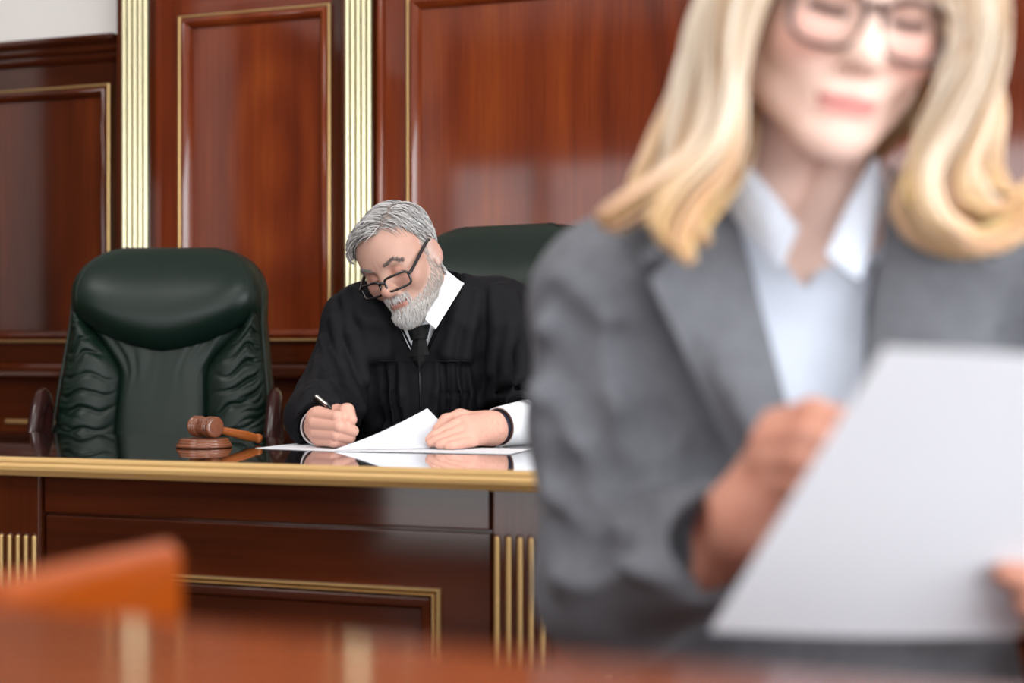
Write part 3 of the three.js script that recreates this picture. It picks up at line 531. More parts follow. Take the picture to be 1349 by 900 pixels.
// head in its own axes: face towards +z, y up, x to the person's left
function headField(w) {
  const f = new Field(), s = w ? 0.94 : 1, jaw = w ? 1.04 : 1;
  f.ball([0, 0.042, -0.018], [0.077 * s, 0.088 * s, 0.098 * s], 0.01);
  f.ball([0, -0.005, 0.028], [0.064 * s, 0.085, 0.062 * s], 0.05);
  for (const q of [-1, 1]) f.cone([q * 0.05 * jaw, -0.052, 0.0], [q * (w ? 0.018 : 0.014), w ? -0.09 : -0.096, 0.066], 0.024 * jaw, 0.018, 0.035);
  f.ball([0, w ? -0.096 : -0.1, 0.073], w ? 0.0165 : [0.021, 0.018, 0.018], 0.022);
  f.cone([-0.03, 0.026, 0.077], [0.03, 0.026, 0.077], w ? 0.008 : 0.0115, undefined, 0.02);
  f.ball([0, 0.055, 0.055], [0.055, 0.045, 0.034], 0.03);
  for (const q of [-1, 1]) {
    f.ball([q * 0.043, -0.022, 0.062], [0.021, 0.021, 0.02], 0.03);
    f.ball([q * 0.032, 0.006, 0.096], [0.017, 0.0115, 0.014], 0.014, true);
    f.ball([q * 0.0315, 0.0035, 0.0745], 0.0142, 0.006);
    f.cone([q * 0.045, 0.0035, 0.079], [q * 0.02, -0.0005, 0.0865], 0.0022, 0.0022, 0.004);      // lid line
    f.ball([q * 0.013, -0.033, 0.0945], [0.0085, 0.0075, 0.009], 0.008);
    f.cone([q * 0.017, -0.034, 0.092], [q * 0.031, -0.06, 0.078], 0.0032, 0.002, 0.012, true);    // fold beside the mouth
  }
  f.cone([0, 0.014, 0.085], [0, -0.026, 0.107], 0.0075, 0.0115, 0.014);
  f.ball([0, -0.029, 0.1075], w ? 0.0105 : 0.012, 0.008);
  f.ball([0, -0.058, 0.073], [0.03, 0.021, 0.02], 0.02);
  if (!w) f.cone([-0.019, -0.0575, 0.0855], [0.019, -0.0575, 0.0855], 0.0035, undefined, 0.006); if (w) f.cone([-0.013, -0.061, 0.0878], [0.013, -0.061, 0.0878], 0.0034, undefined, 0.012); else f.cone([-0.01, -0.0555, 0.0915], [0.01, -0.0555, 0.0915], 0.0036, undefined, 0.006);
  if (w) f.cone([-0.013, -0.0705, 0.0852], [0.013, -0.0705, 0.0852], 0.0052, undefined, 0.012); else f.cone([-0.014, -0.0665, 0.0885], [0.014, -0.0665, 0.0885], 0.0055, undefined, 0.006);
  const my = w ? -0.0045 : 0; f.cone([-0.024, -0.062 + my, 0.086], [0.024, -0.062 + my, 0.086], 0.0016, undefined, 0.003, true); f.cone([-0.012, -0.0615 + my, w ? 0.092 : 0.0955], [0.012, -0.0615 + my, w ? 0.092 : 0.0955], 0.0016, undefined, 0.003, true);
  for (const q of [-1, 1]) {
    f.ball([q * 0.0795 * s, 0.0, -0.014], [0.0085, 0.033, 0.019], 0.006, false, [0.15, q * -0.35, 0]);
    f.ball([q * 0.088 * s, 0.003, -0.008], [0.0065, 0.021, 0.0105], 0.006, true, [0.15, q * -0.35, 0]);
    f.ball([q * 0.081 * s, -0.024, -0.006], [0.006, 0.011, 0.009], 0.006);
  }
  return f;
}
function placed(geo, m) { geo.applyMatrix4(m); return geo; }
function headMatrix(p, yaw, pitch, roll, s = 1) { return new THREE.Matrix4().compose(v3(p), new THREE.Quaternion().setFromEuler(new THREE.Euler(pitch, yaw, roll, 'YXZ')), new THREE.Vector3(s, s, s)); }
const mv = (m) => (p) => v3(p).applyMatrix4(m).toArray();
function rimPath(cx, cy, w, h, r, z, tilt) {                          // rounded rectangle with the given corner radius
  const pts = []; for (let i = 0; i < 40; i++) { const a = i / 40 * 2 * Math.PI, c = Math.cos(a), s = Math.sin(a), e = r; pts.push([cx + Math.sign(c) * Math.pow(Math.abs(c), e) * w / 2, cy + Math.sign(s) * Math.pow(Math.abs(s), e) * h / 2, z]); }
  return pts.map(([x, y, q]) => [x, y, q - Math.abs(x) * Math.abs(x) * 3.2 + (y - cy) * tilt]);
}
function eyeglasses(parent, m, { cx, cy, w, h, e, z, r, tilt, mat, ear }) {
  const g = new THREE.Group(); g.name = 'eyeglasses'; parent.add(g); const P = mv(m);
  tag(g, mat === M.black ? 'black rectangular reading glasses low on the nose' : 'brown framed glasses');
  for (const q of [-1, 1]) {
    const path = rimPath(q * cx, cy, w, h, e, z, tilt); part('rim', tube(path.map(P), r, 80, 8, true), mat, g);
    const c = P([q * cx, cy, z - cx * cx * 3.2]), pos = []; const pw = path.map(P);
    for (let i = 0; i < pw.length; i++) pos.push(...c, ...pw[i], ...pw[(i + 1) % pw.length]);
    const lg = new THREE.BufferGeometry(); lg.setAttribute('position', new THREE.Float32BufferAttribute(pos, 3)); lg.computeVertexNormals(); part('lens', lg, M.lens, g);
    const xo = q * (cx + w / 2), zo = z - xo * xo * 3.2;
    part('temple_arm', tube([[xo, cy + h * 0.28, zo + h * 0.28 * tilt], [xo + q * 0.006, cy + h * 0.3, zo - 0.008], [q * ear[0], ear[1] - 0.004, ear[2] + 0.03], [q * ear[0], ear[1], ear[2]], [q * (ear[0] - 0.002), ear[1] - 0.02, ear[2] - 0.022]].map(P), r * 1.5, 40, 8), mat, g);
  }
  part('bridge', tube([[-(cx - w / 2), cy + h * 0.2, z - 0.001], [0, cy + h * 0.34, z + 0.003], [cx - w / 2, cy + h * 0.2, z - 0.001]].map(P), r * 1.1, 16, 8), mat, g);
  return g;
}
const tone = (c, k) => c.map((v) => v * k), mixC = (a, b, t) => a.map((v, i) => mix(v, b[i], t));

// ---- the man in the robe
{
  const { o, L } = figure('grey-bearded man in black robe and glasses writing at the bench', 575, 2.95, DAIS);
  const HM = headMatrix(L(531, 347, 2.735), -0.42, 0.42, 0.3, 0.85), hf = headField(false);
  hf.cone([0, -0.03, -0.03], [0.008, -0.17, -0.08], 0.052, 0.052, 0.03);
  const SK = lin3(195, 154, 138), SKR = lin3(184, 128, 113), GREY = lin3(206, 196, 190), LIP = lin3(186, 108, 98), LID_SHADE = lin3(190, 134, 116);
  const beard = (x, y, z) => { const ax = Math.abs(x);
    const cheek = -0.018 - 0.5 * clamp(z, 0, 0.07) - 0.012 * sst(0.03, 0.06, z), a = sst(cheek + 0.01, cheek - 0.012, y) * sst(-0.03, -0.008, z) * sst(-0.125, -0.112, y + (z < 0.02 ? 0.03 : 0));
    const side = sst(0.058, 0.066, ax) * sst(0.055, 0.035, y) * sst(-0.018, -0.004, z) * sst(0.03, 0.015, z);
    const mo = sst(-0.041, -0.046, y) * sst(0.036, 0.028, ax) * sst(0.06, 0.07, z);
    const lip = sst(0.026, 0.021, ax) * sst(-0.075, -0.0715, y) * sst(-0.053, -0.056, y) * sst(0.07, 0.08, z);
    const hollow = sst(0.028, 0.02, Math.hypot((ax - 0.04) * 0.8, (y + 0.035) * 1.3)) * sst(0.05, 0.06, z);
    return clamp(Math.max(a * (1 - hollow), side, mo)) * (1 - lip); };
  const scalp = (x, y, z) => { const ax = Math.abs(x); const hl = z > 0.02 ? 0.092 - 0.012 * sst(0.03, 0.06, ax) * 0 + 0.012 * sst(0.02, 0.05, x) - 0.028 * sst(-0.03, -0.062, x) : mix(0.03, 0.092, sst(-0.012, 0.035, z)); const back = z < -0.03 ? -0.06 : hl; return y > (ax > 0.05 && z > -0.03 && z <= 0.05 ? Math.min(hl, mix(0.024, 0.1, sst(0.0, 0.05, z))) : back); };
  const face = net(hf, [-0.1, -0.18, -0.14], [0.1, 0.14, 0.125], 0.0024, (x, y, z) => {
    let c = SK, ax = Math.abs(x);
    c = mixC(c, SKR, 0.55 * sst(0.03, 0.008, Math.hypot(ax - 0.045, (y + 0.018), 0) ) * sst(0.03, 0.06, z) + 0.5 * sst(0.02, 0.006, Math.hypot(x, y + 0.03)) * sst(0.09, 0.1, z) + 0.35 * sst(0.07, 0.076, ax));
    c = mixC(c, LID_SHADE, 0.7 * sst(0.021, 0.012, Math.hypot(ax - 0.032, (y - 0.005) * 1.5)) * sst(0.05, 0.07, z));  // lid tone, with shading round the eyes painted in
    c = mixC(c, lin3(72, 50, 44), 0.8 * sst(0.0026, 0.0012, Math.abs(y + 0.0012 - 4 * (ax - 0.032) ** 2)) * sst(0.015, 0.012, Math.abs(ax - 0.0325)) * sst(0.06, 0.075, z));
    c = mixC(c, tone(SKR, 0.8), 0.5 * sst(0.002, 0.0005, Math.abs(ax - 0.006)) * sst(0.014, 0.02, y) * sst(0.05, 0.03, y) * sst(0.07, 0.08, z));
    const lip = sst(0.025, 0.019, ax) * sst(-0.0745, -0.071, y) * sst(-0.053, -0.0565, y) * sst(0.07, 0.08, z); c = mixC(c, LIP, lip * 0.55);
    c = mixC(c, lin3(120, 66, 58), sst(0.0018, 0.0006, Math.abs(y + 0.062)) * sst(0.026, 0.02, ax) * sst(0.07, 0.08, z) * 0.8);
    c = mixC(c, GREY, beard(x, y, z) * (0.4 + 0.3 * n3(x * 300, y * 90, z * 300)));
    if (scalp(x, y, z)) c = mixC(c, lin3(150, 140, 134), 0.85);
    const k = 1 + 0.05 * fbm(x * 60, y * 60, z * 60, 3); return tone(c, k);
  });
  // hair, brows, beard
  const onEar = (x, y, z) => Math.hypot((Math.abs(x) - 0.084) / 0.014, y / 0.037, (z + 0.014) / 0.026) < 1;
  const hairRoots = rootsOn(face, (x, y, z) => scalp(x, y, z) && y > -0.06 && !onEar(x, y, z) && !(y < 0.036 && z > -0.038), 4600), list = [];
  const hc = (p) => { const dark = sst(0.02, 0.05, p[0]) * 0.5 * sst(0.05, 0.09, p[1]), s = rnd() < 0.3 ? rr(0.3, 0.6) : rr(0.75, 1.12); return tone(mixC(lin3(210, 207, 206), lin3(92, 88, 88), dark * rnd() + 0.1), s); };
  list.push(...grow(hf.at, hairRoots, {
    flow: ([x, y, z]) => { const topw = sst(0.055, 0.095, y), part = sst(0.02, 0.045, x); const t = [-0.95, 0.05 - 0.35 * sst(-0.03, -0.07, x), 0.42 * sst(-0.08, 0.02, z) - 0.1], r = [0.5, -0.8, -0.15], sd = [0, -0.9, -0.35]; return mixC(sd, mixC(t, r, part), topw); },
    len: (p) => p[1] > 0.07 ? (p[0] > 0.035 ? 0.033 : mix(0.03, 0.06, sst(-0.06, -0.01, p[0]))) * rr(0.7, 1.1) : 0.016 * rr(0.7, 1.2), steps: 7,
    lift: (t, r) => (r[1] > 0.07 ? (r[0] > 0.035 ? 0.005 : 0.009 + 0.008 * sst(0.0, 0.06, r[2])) : 0.0035) * Math.sin(Math.PI * (0.12 + 0.7 * t)), r: 0.00115, color: hc, wild: 0.2, tip: 0.3 }));
  const hair = placed(strandsGeo(list), HM);
  const browRoots = rootsOn(face, (x, y, z) => z > 0.05 && Math.abs(x) > 0.013 && Math.abs(x) < 0.052 && Math.abs(y - (0.0265 + 0.006 * sst(0.015, 0.038, Math.abs(x)) - 0.012 * sst(0.038, 0.052, Math.abs(x)))) < 0.0034, 230);
  const brow = grow(hf.at, browRoots, { flow: ([x]) => [Math.sign(x), 0.35, 0.1], len: () => rr(0.006, 0.01), steps: 3, lift: (t) => 0.001 + 0.003 * t, r: 0.0006, color: () => tone(lin3(128, 118, 114), rr(0.5, 1.3)), wild: 0.25 });
  const bRoots = rootsOn(face, (x, y, z) => !onEar(x, y, z) && z > -0.004 && beard(x, y, z) * (y < -0.06 || Math.abs(x) < 0.035 ? 1 : 0.62) > 0.25 + 0.5 * rnd(), 4400);
  const bd = grow(hf.at, bRoots, { flow: ([x, y, z]) => [x * 3, -1, y < -0.08 ? 0.5 : 0.05], len: (p) => (p[1] < -0.075 ? rr(0.012, 0.021) : Math.abs(p[0]) < 0.03 ? rr(0.008, 0.012) : rr(0.004, 0.008)), steps: 4, lift: (t, p) => 0.001 + (p[1] < -0.08 ? 0.007 : 0.0018) * t, r: 0.00062, color: (p) => tone(mixC(lin3(232, 230, 228), lin3(200, 186, 176), clamp(Math.abs(p[0]) * 10 - 0.1)), rr(0.75, 1.06)), wild: 0.28 });
  // hands
  const hs = new Field(), P = (px, py, z) => L(px, py, z);
  // right hand, a fist round the pen
  const wr = P(427, 566, 2.585);
  hs.cone(wr, P(421, 562, 2.53), 0.026, 0.028, 0.02);
  hs.cone(P(419, 551, 2.5), P(424, 576, 2.505), 0.021, 0.018, 0.02); hs.cone(P(434, 556, 2.53), P(438, 573, 2.53), 0.022, 0.018, 0.02);
  const fist = [[[417, 546, 2.488], [444, 549.5, 2.456], [461, 554, 2.478], [452, 554, 2.5], 0.0102], [[414.5, 558, 2.484], [447, 562, 2.447], [465, 568, 2.47], [452, 566, 2.498], 0.0102], [[416, 569.5, 2.486], [443, 573, 2.452], [461, 577, 2.474], [448, 575, 2.5], 0.0097], [[421, 580, 2.492], [440, 582.5, 2.462], [452, 583, 2.48], [440, 582, 2.503], 0.0088]];
  for (const [a, b, c, d, r] of fist) hs.chain([P(...a), P(...b), P(...c), P(...d)], [r * 1.08, r * 1.0, r * 0.92, r * 0.8], 0.0028);
  hs.chain([P(430, 556, 2.55), P(444, 543, 2.51), P(457, 541.5, 2.478), P(463.5, 553, 2.462)], [0.015, 0.0125, 0.0118, 0.0092], 0.008);
  // left hand, resting on the sheets
  hs.cone(P(670, 562, 2.56), P(648, 564, 2.525), 0.027, 0.0252, 0.02);
  hs.cone(P(646, 563, 2.525), P(612, 557, 2.485), 0.023, 0.0145, 0.02); hs.cone(P(644, 569, 2.515), P(622, 579, 2.462), 0.02, 0.012, 0.02); hs.cone(P(645, 566, 2.52), P(617, 568, 2.472), 0.0215, 0.0145, 0.02);
  hs.chain([P(610, 555, 2.483), P(588, 566, 2.463), P(572, 574, 2.452), P(565.5, 579, 2.45)], [0.0115, 0.0098, 0.0088, 0.0074], 0.003);
  hs.chain([P(613, 564.5, 2.472), P(590, 574, 2.45), P(574, 581, 2.441), P(567.5, 583.5, 2.44)], [0.0115, 0.0098, 0.0088, 0.0074], 0.003);
  hs.chain([P(617, 574, 2.463), P(597, 580.5, 2.44), P(583, 585, 2.432), P(578, 586, 2.431)], [0.011, 0.0094, 0.0084, 0.007], 0.003);
  hs.chain([P(623, 581.5, 2.458), P(606, 585, 2.435), P(595, 587.5, 2.427), P(590, 588, 2.426)], [0.0098, 0.0086, 0.0078, 0.0066], 0.003);
  hs.chain([P(634, 556, 2.52), P(606, 549.5, 2.515), P(588, 555, 2.5), P(576, 566, 2.482)], [0.018, 0.0125, 0.0112, 0.0088], 0.01);
  hs.op((x, y, z) => y - (YD + 0.0014 - DAIS), 0.002, true);
  const handPaint = (x, y, z, g) => { const k = 1 + 0.07 * fbm(x * 70, y * 70, z * 70, 3); const fr = x > 0.085 ? clamp(n3(x * 210, y * 210, z * 210) * 2.2 - 0.5) * 0.3 * sst(0.085, 0.11, x) : 0; return tone(mixC(lin3(218, 166, 148), lin3(178, 112, 84), fr), k); };
  const lo = P(400, 600, 2.62), hi = P(475, 525, 2.4), lo2 = P(555, 604, 2.6), hi2 = P(700, 535, 2.38);
  const hand1 = net(hs, [lo[0], lo[1] - 0.01, lo[2]], [hi[0], hi[1] + 0.01, hi[2]], 0.0018, handPaint), hand2 = net(hs, [lo2[0], lo2[1] - 0.01, lo2[2]], [hi2[0], hi2[1] + 0.01, hi2[2]], 0.0018, handPaint);
  // robe
  const shR = P(482, 424, 2.8), shL = P(656, 420, 2.83), elR = P(424, 527, 2.79), elL = P(728, 528, 2.76), wrL = P(672, 561, 2.555), nk = P(580, 408, 2.84);
  const body = new Field();
  body.ball(P(565, 470, 2.86), [0.165, 0.17, 0.115], 0.02); body.ball(P(566, 560, 2.9), [0.175, 0.19, 0.13], 0.06); body.cone(shR, shL, 0.052, 0.052, 0.08); body.cone(P(555, 412, 2.82), P(606, 410, 2.85), 0.05, 0.05, 0.05); body.cone(nk, P(560, 372, 2.79), 0.058, 0.055, 0.03);
  const skinny = body.copy(-0.03); skinny.cone(shR, elR, 0.04, 0.035, 0.03).cone(elR, wr, 0.036, 0.026, 0.02).cone(shL, elL, 0.04, 0.035, 0.03).cone(elL, wrL, 0.036, 0.028, 0.02);
  const hip = [0, 0.5, -0.16], kn = [[-0.16, 0.52, 0.2], [0.2, 0.52, 0.2]], ft = [[-0.16, 0.08, 0.2], [0.2, 0.08, 0.2]];
  const bodyGeo = net(skinny, [-0.4, 0.3, -0.25], [0.4, 1.2, 0.46], 0.012, () => SK);
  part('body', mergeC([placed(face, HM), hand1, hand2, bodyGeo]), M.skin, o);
  part('hair', hair, M.hair, o); for (const q of [-1, 1]) part('eyebrow', placed(strandsGeo(brow.filter((b) => b.pts[0][0] * q > 0)), HM), M.hair, o); part('beard', placed(strandsGeo(bd), HM), M.hair, o);
  eyeglasses(o, HM, { cx: 0.036, cy: -0.014, w: 0.057, h: 0.031, e: 0.42, z: 0.112, r: 0.0023, tilt: -0.05, mat: M.black, ear: [0.081, 0.026, -0.012] });
  const shirt = body.copy(-0.011); const robe = body.copy(0); robe.bend = null;
  robe.cone(P(484, 409, 2.8), P(468, 424, 2.8), 0.045, 0.05, 0.04).cone(P(468, 424, 2.8), P(452, 490, 2.79), 0.052, 0.058, 0.05).cone(P(452, 490, 2.79), P(433, 531, 2.74), 0.058, 0.06, 0.04).cone(P(433, 531, 2.74), P(415, 549, 2.59), 0.058, 0.057, 0.04);
  robe.cone(P(652, 404, 2.83), P(664, 414, 2.83), 0.048, 0.056, 0.04).cone(P(664, 414, 2.83), P(698, 485, 2.8), 0.058, 0.07, 0.05).cone(P(698, 485, 2.8), P(722, 528, 2.74), 0.07, 0.064, 0.04).cone(P(722, 528, 2.74), P(690, 553, 2.6), 0.062, 0.05, 0.04);
  const base = robe.copy();
  const fold = (pts, r0, r1, sink, k, cut) => { const q = pts.map(([px, py]) => { let z = front(base.at, ...L(px, py, 2.7).slice(0, 2), 0.5) ?? 0; for (let i = 0; i < 3; i++) { const p = L(px, py, 2.95 - z); z = front(base.at, p[0], p[1], 0.5) ?? z; } const p = L(px, py, 2.95 - z); return [p[0], p[1], z - sink]; }); for (let i = 0; i + 1 < q.length; i++) { const a = mix(r0, r1, i / (q.length - 1)), b = mix(r0, r1, (i + 1) / (q.length - 1)); robe.cone(q[i], q[i + 1], a, b, k, cut); } };
  // gathers under the yoke and along the shoulders, creases where sleeve meets body
  for (const [a, b, c, r] of [[497, 500, 508, 0.012], [512, 513, 520, 0.009], [527, 526, 530, 0.008], [577, 577, 574, 0.009], [590, 592, 590, 0.01], [604, 606, 603, 0.011], [618, 618, 614, 0.009]]) fold([[a, 480], [b, 520], [c, 566]], r * 0.6, r * 1.3, r * 0.2, 0.012);
  fold([[446, 398], [470, 438], [492, 500], [500, 552]], 0.007, 0.012, -0.006, 0.02, true);
  fold([[643, 386], [640, 430], [634, 480], [640, 520]], 0.008, 0.012, -0.006, 0.02, true);
  for (const p of [[[462, 384], [478, 420], [486, 466]], [[474, 386], [492, 425], [496, 468]], [[455, 392], [462, 440], [478, 500]], [[486, 392], [505, 430], [508, 466]], [[628, 388], [618, 430], [612, 470]], [[612, 382], [600, 420], [588, 466]], [[648, 382], [654, 430], [650, 490]], [[662, 380], [672, 430], [668, 500]], [[676, 388], [690, 440], [688, 505]], [[440, 420], [450, 480], [470, 540]], [[426, 450], [440, 505], [462, 556]], [[420, 470], [412, 520], [398, 552]]]) fold(p, 0.01, 0.017, 0.002, 0.012);
  for (const p of [[[648, 512], [675, 505], [700, 512]], [[640, 528], [668, 520], [698, 526]], [[405, 520], [430, 512], [468, 540]], [[395, 540], [410, 530], [440, 532]]]) fold(p, 0.011, 0.013, 0.003, 0.014);
  for (const p of [[[650, 520], [676, 513], [700, 519]], [[644, 537], [670, 530], [695, 538]]]) fold(p, 0.004, 0.006, -0.003, 0.012, true);
  for (const p of [[[504, 482], [507, 520], [514, 560]], [[519, 482], [520, 520], [526, 558]], [[583, 482], [585, 520], [582, 558]], [[597, 482], [599, 520], [597, 560]], [[611, 484], [613, 520], [609, 556]]]) fold(p, 0.004, 0.0075, -0.0025, 0.008, true);
  // neck opening of the robe: a wedge in front, and room for the neck
  const tri = [P(506, 392, 2.74), P(607, 356, 2.79), P(552.5, 481, 2.74)];
  const ed = [0, 1, 2].map((i) => { const a = tri[i], b = tri[(i + 1) % 3], ex = b[0] - a[0], ey = b[1] - a[1], l = Math.hypot(ex, ey); return [a[0], a[1], ey / l, -ex / l]; });
  const sgn = ed[0][2] * (tri[2][0] - ed[0][0]) + ed[0][3] * (tri[2][1] - ed[0][1]) > 0 ? -1 : 1, zc0 = P(560, 420, 2.86)[2];
  const wedge = (x, y, z) => { let d = zc0 - z; for (const [ax, ay, nx, ny] of ed) d = Math.max(d, sgn * (nx * (x - ax) + ny * (y - ay))); return d; };
  robe.op(wedge, 0.004, true); robe.cone(nk, P(556, 362, 2.77), 0.068, 0.07, 0.006, true);
  robe.cone(wr, P(417, 560, 2.48), 0.04, 0.042, 0.006, true).cone(P(695, 553, 2.6), P(640, 562, 2.5), 0.041, 0.043, 0.006, true);
  { const yd = YD + 0.0015 - DAIS, bz = o.position.z; robe.op((x, y, z) => Math.max(y - yd, -(bz - ST * x + CT * z + DB)), 0.003, true); }
  robe.bend = (x, y, z, d) => d > 0.03 || d < -0.03 ? 0 : 0.0035 * n3(x * 22, y * 9, z * 22) + 0.0018 * n3(x * 50, y * 24, z * 50);
  const lap = new Field(); lap.cone([-0.02, 0.6, -0.1], [-0.02, 0.52, -0.1], 0.19, 0.2, 0.05);
  for (const i of [0, 1]) lap.cone([i ? 0.1 : -0.12, 0.56, -0.08], kn[i], 0.105, 0.085, 0.05).cone(kn[i], [ft[i][0], 0.2, ft[i][2]], 0.085, 0.07, 0.04);
  robe.op(lap.at, 0.05);
  const robeGeo = net(robe, [-0.42, 0.08, -0.34], [0.42, 1.14, 0.46], 0.0062);
  part('robe', robeGeo, M.robe, o);
  part('shirt', net((x, y, z) => Math.max(shirt.at(x, y, z), y - P(560, 385, 2.8)[1]), [-0.2, 0.75, -0.2], [0.22, 1.12, 0.3], 0.008), M.shirt, o);
  // collar leaf on the viewer's right, its twin, cuffs, strap
  const leaf = (pts, th) => slab(10, 10, (u, v) => { const p = bil(...pts)(u, v); p[2] += 0.006 * Math.sin(Math.PI * u); return p; }, th);
  part('shirt_collar', [leaf([P(560, 421, 2.69), P(574.5, 433, 2.68), P(611, 374, 2.775), P(580, 350, 2.765)], 0.004), leaf([P(528, 430, 2.715), P(546, 436, 2.71), P(552, 412, 2.74), P(522, 410, 2.75)], 0.004), leaf([P(579, 357, 2.765), P(610, 372, 2.775), P(622, 380, 2.86), P(606, 372, 2.9)], 0.004)], M.shirt, o);
  const tieZ = (px, py) => { const p = P(px, py, 2.72); const z = front(shirt.at, p[0], p[1], 0.5) ?? 0.2; return 2.95 - z - 0.006; };
  const tp = (px, py) => P(px, py, Math.min(tieZ(px, py), 2.712));
  part('necktie', [leaf([tp(538.5, 431), tp(564.5, 427), tp(559, 446), tp(546, 447)], 0.009), leaf([tp(546, 446.5), tp(559.5, 446), tp(564, 468), tp(541, 470)], 0.004), leaf([tp(541, 470), tp(564, 468), tp(553.5, 484), tp(552.5, 484)], 0.004)], M.tie, o);
  const cuff = (a, b, r0, r1, th) => { const d = v3(b).sub(v3(a)), len = d.length(), g = lathe([[r0, 0], [r1, len], [r1 - th, len], [r0 - th, 0.001], [r0, 0]], 40); g.applyQuaternion(new THREE.Quaternion().setFromUnitVectors(new THREE.Vector3(0, 1, 0), d.normalize())); g.translate(...a); return g; };
  part('shirt_cuff', cuff(P(656.5, 562.5, 2.533), P(694, 556.5, 2.6), 0.035, 0.041, 0.003), M.shirt, o); part('shirt_cuff', cuff(P(420.5, 563, 2.535), P(424, 561, 2.61), 0.033, 0.036, 0.003), M.shirt, o);
  part('watch_strap', cuff(P(651, 563.6, 2.528), P(657, 563.2, 2.538), 0.0285, 0.029, 0.003), M.strap, o);
  // zip and yoke seams
  const onRobe = (px, py, up) => { let p = P(px, py, 2.72); for (let i = 0; i < 4; i++) { const z = front(robe.at, p[0], p[1], 0.5) ?? p[2]; p = P(px, py, 2.95 - z); p[2] = z; } p[2] += up; return p; };
  part('zip', tube([484, 492, 502, 514, 526, 538, 550, 562].map((y, i) => onRobe(552.5 + 0.25 * i, y, 0.0005)), 0.0016, 40, 6), M.black, o);
  part('zip_pull', [tube([onRobe(552.5, 481, 0.003), onRobe(552.5, 484, 0.005), onRobe(551, 490, 0.004)], 0.0016, 8, 6), new THREE.SphereGeometry(0.0034, 10, 8).translate(...onRobe(552.4, 482, 0.003))], M.darkSteel, o);
  part('yoke_seam', [tube([500, 510, 520, 530, 540, 548].map((x) => onRobe(x, 475.5 + (x - 500) * 0.02, -0.0002)), 0.0014, 30, 5), tube([558, 568, 580, 592, 604, 614, 624].map((x) => onRobe(x, 476, -0.0002)), 0.0014, 30, 5)], M.robe, o);
  const edge = (pts) => tube(pts.map(([x, y]) => onRobe(x, y, 0.0005)), 0.0022, 30, 6);
  part('robe_edging', [edge([[607, 372], [597, 393], [586, 417], [575, 442], [564, 466], [557, 482]]), edge([[525, 424], [532, 438], [540, 454], [548, 472], [551, 482]])], M.robe, o);
  for (const i of [0, 1]) { part('trouser_leg', uvBox(new THREE.CylinderGeometry(0.06, 0.07, 0.3, 20).translate(ft[i][0], 0.2, ft[i][2])), M.trouser, o); const sh = new Field(); sh.cone([ft[i][0], 0.04, ft[i][2] - 0.04], [ft[i][0], 0.03, ft[i][2] + 0.14], 0.04, 0.032, 0.02); part('shoe', net((x, y, z) => Math.max(sh.at(x, y, z), -(y - 0.002)), [ft[i][0] - 0.08, -0.01, ft[i][2] - 0.12], [ft[i][0] + 0.08, 0.12, ft[i][2] + 0.22], 0.008), M.shoe, o); }
  // pen held in the fist
  const a = C(415.5, 521.5, 2.53), b = C(471, 566, 2.462), pb = v3(a), pe = v3(b), pen = thing('pen', 'black and silver pen held in the man\'s fist', 'pen', b), dir = pb.clone().sub(pe), q = new THREE.Quaternion().setFromUnitVectors(new THREE.Vector3(0, 1, 0), dir.clone().normalize()), len = dir.length();
  const seg = (pr) => { const g = lathe(pr, 16); g.applyQuaternion(q); return g; };
  part('barrel', seg([[0.0008, 0.011], [0.0036, 0.016], [0.0042, 0.03], [0.0042, len - 0.036], [0, len - 0.036]]), M.black, pen);
  part('tip', seg([[0, 0], [0.0008, 0.001], [0.0012, 0.006], [0.0034, 0.0145], [0.0036, 0.016], [0, 0.0162]]), M.steel, pen);
  part('cap', seg([[0.0043, len - 0.036], [0.0044, len - 0.004], [0.0036, len - 0.001], [0, len]]), M.steel, pen);
}

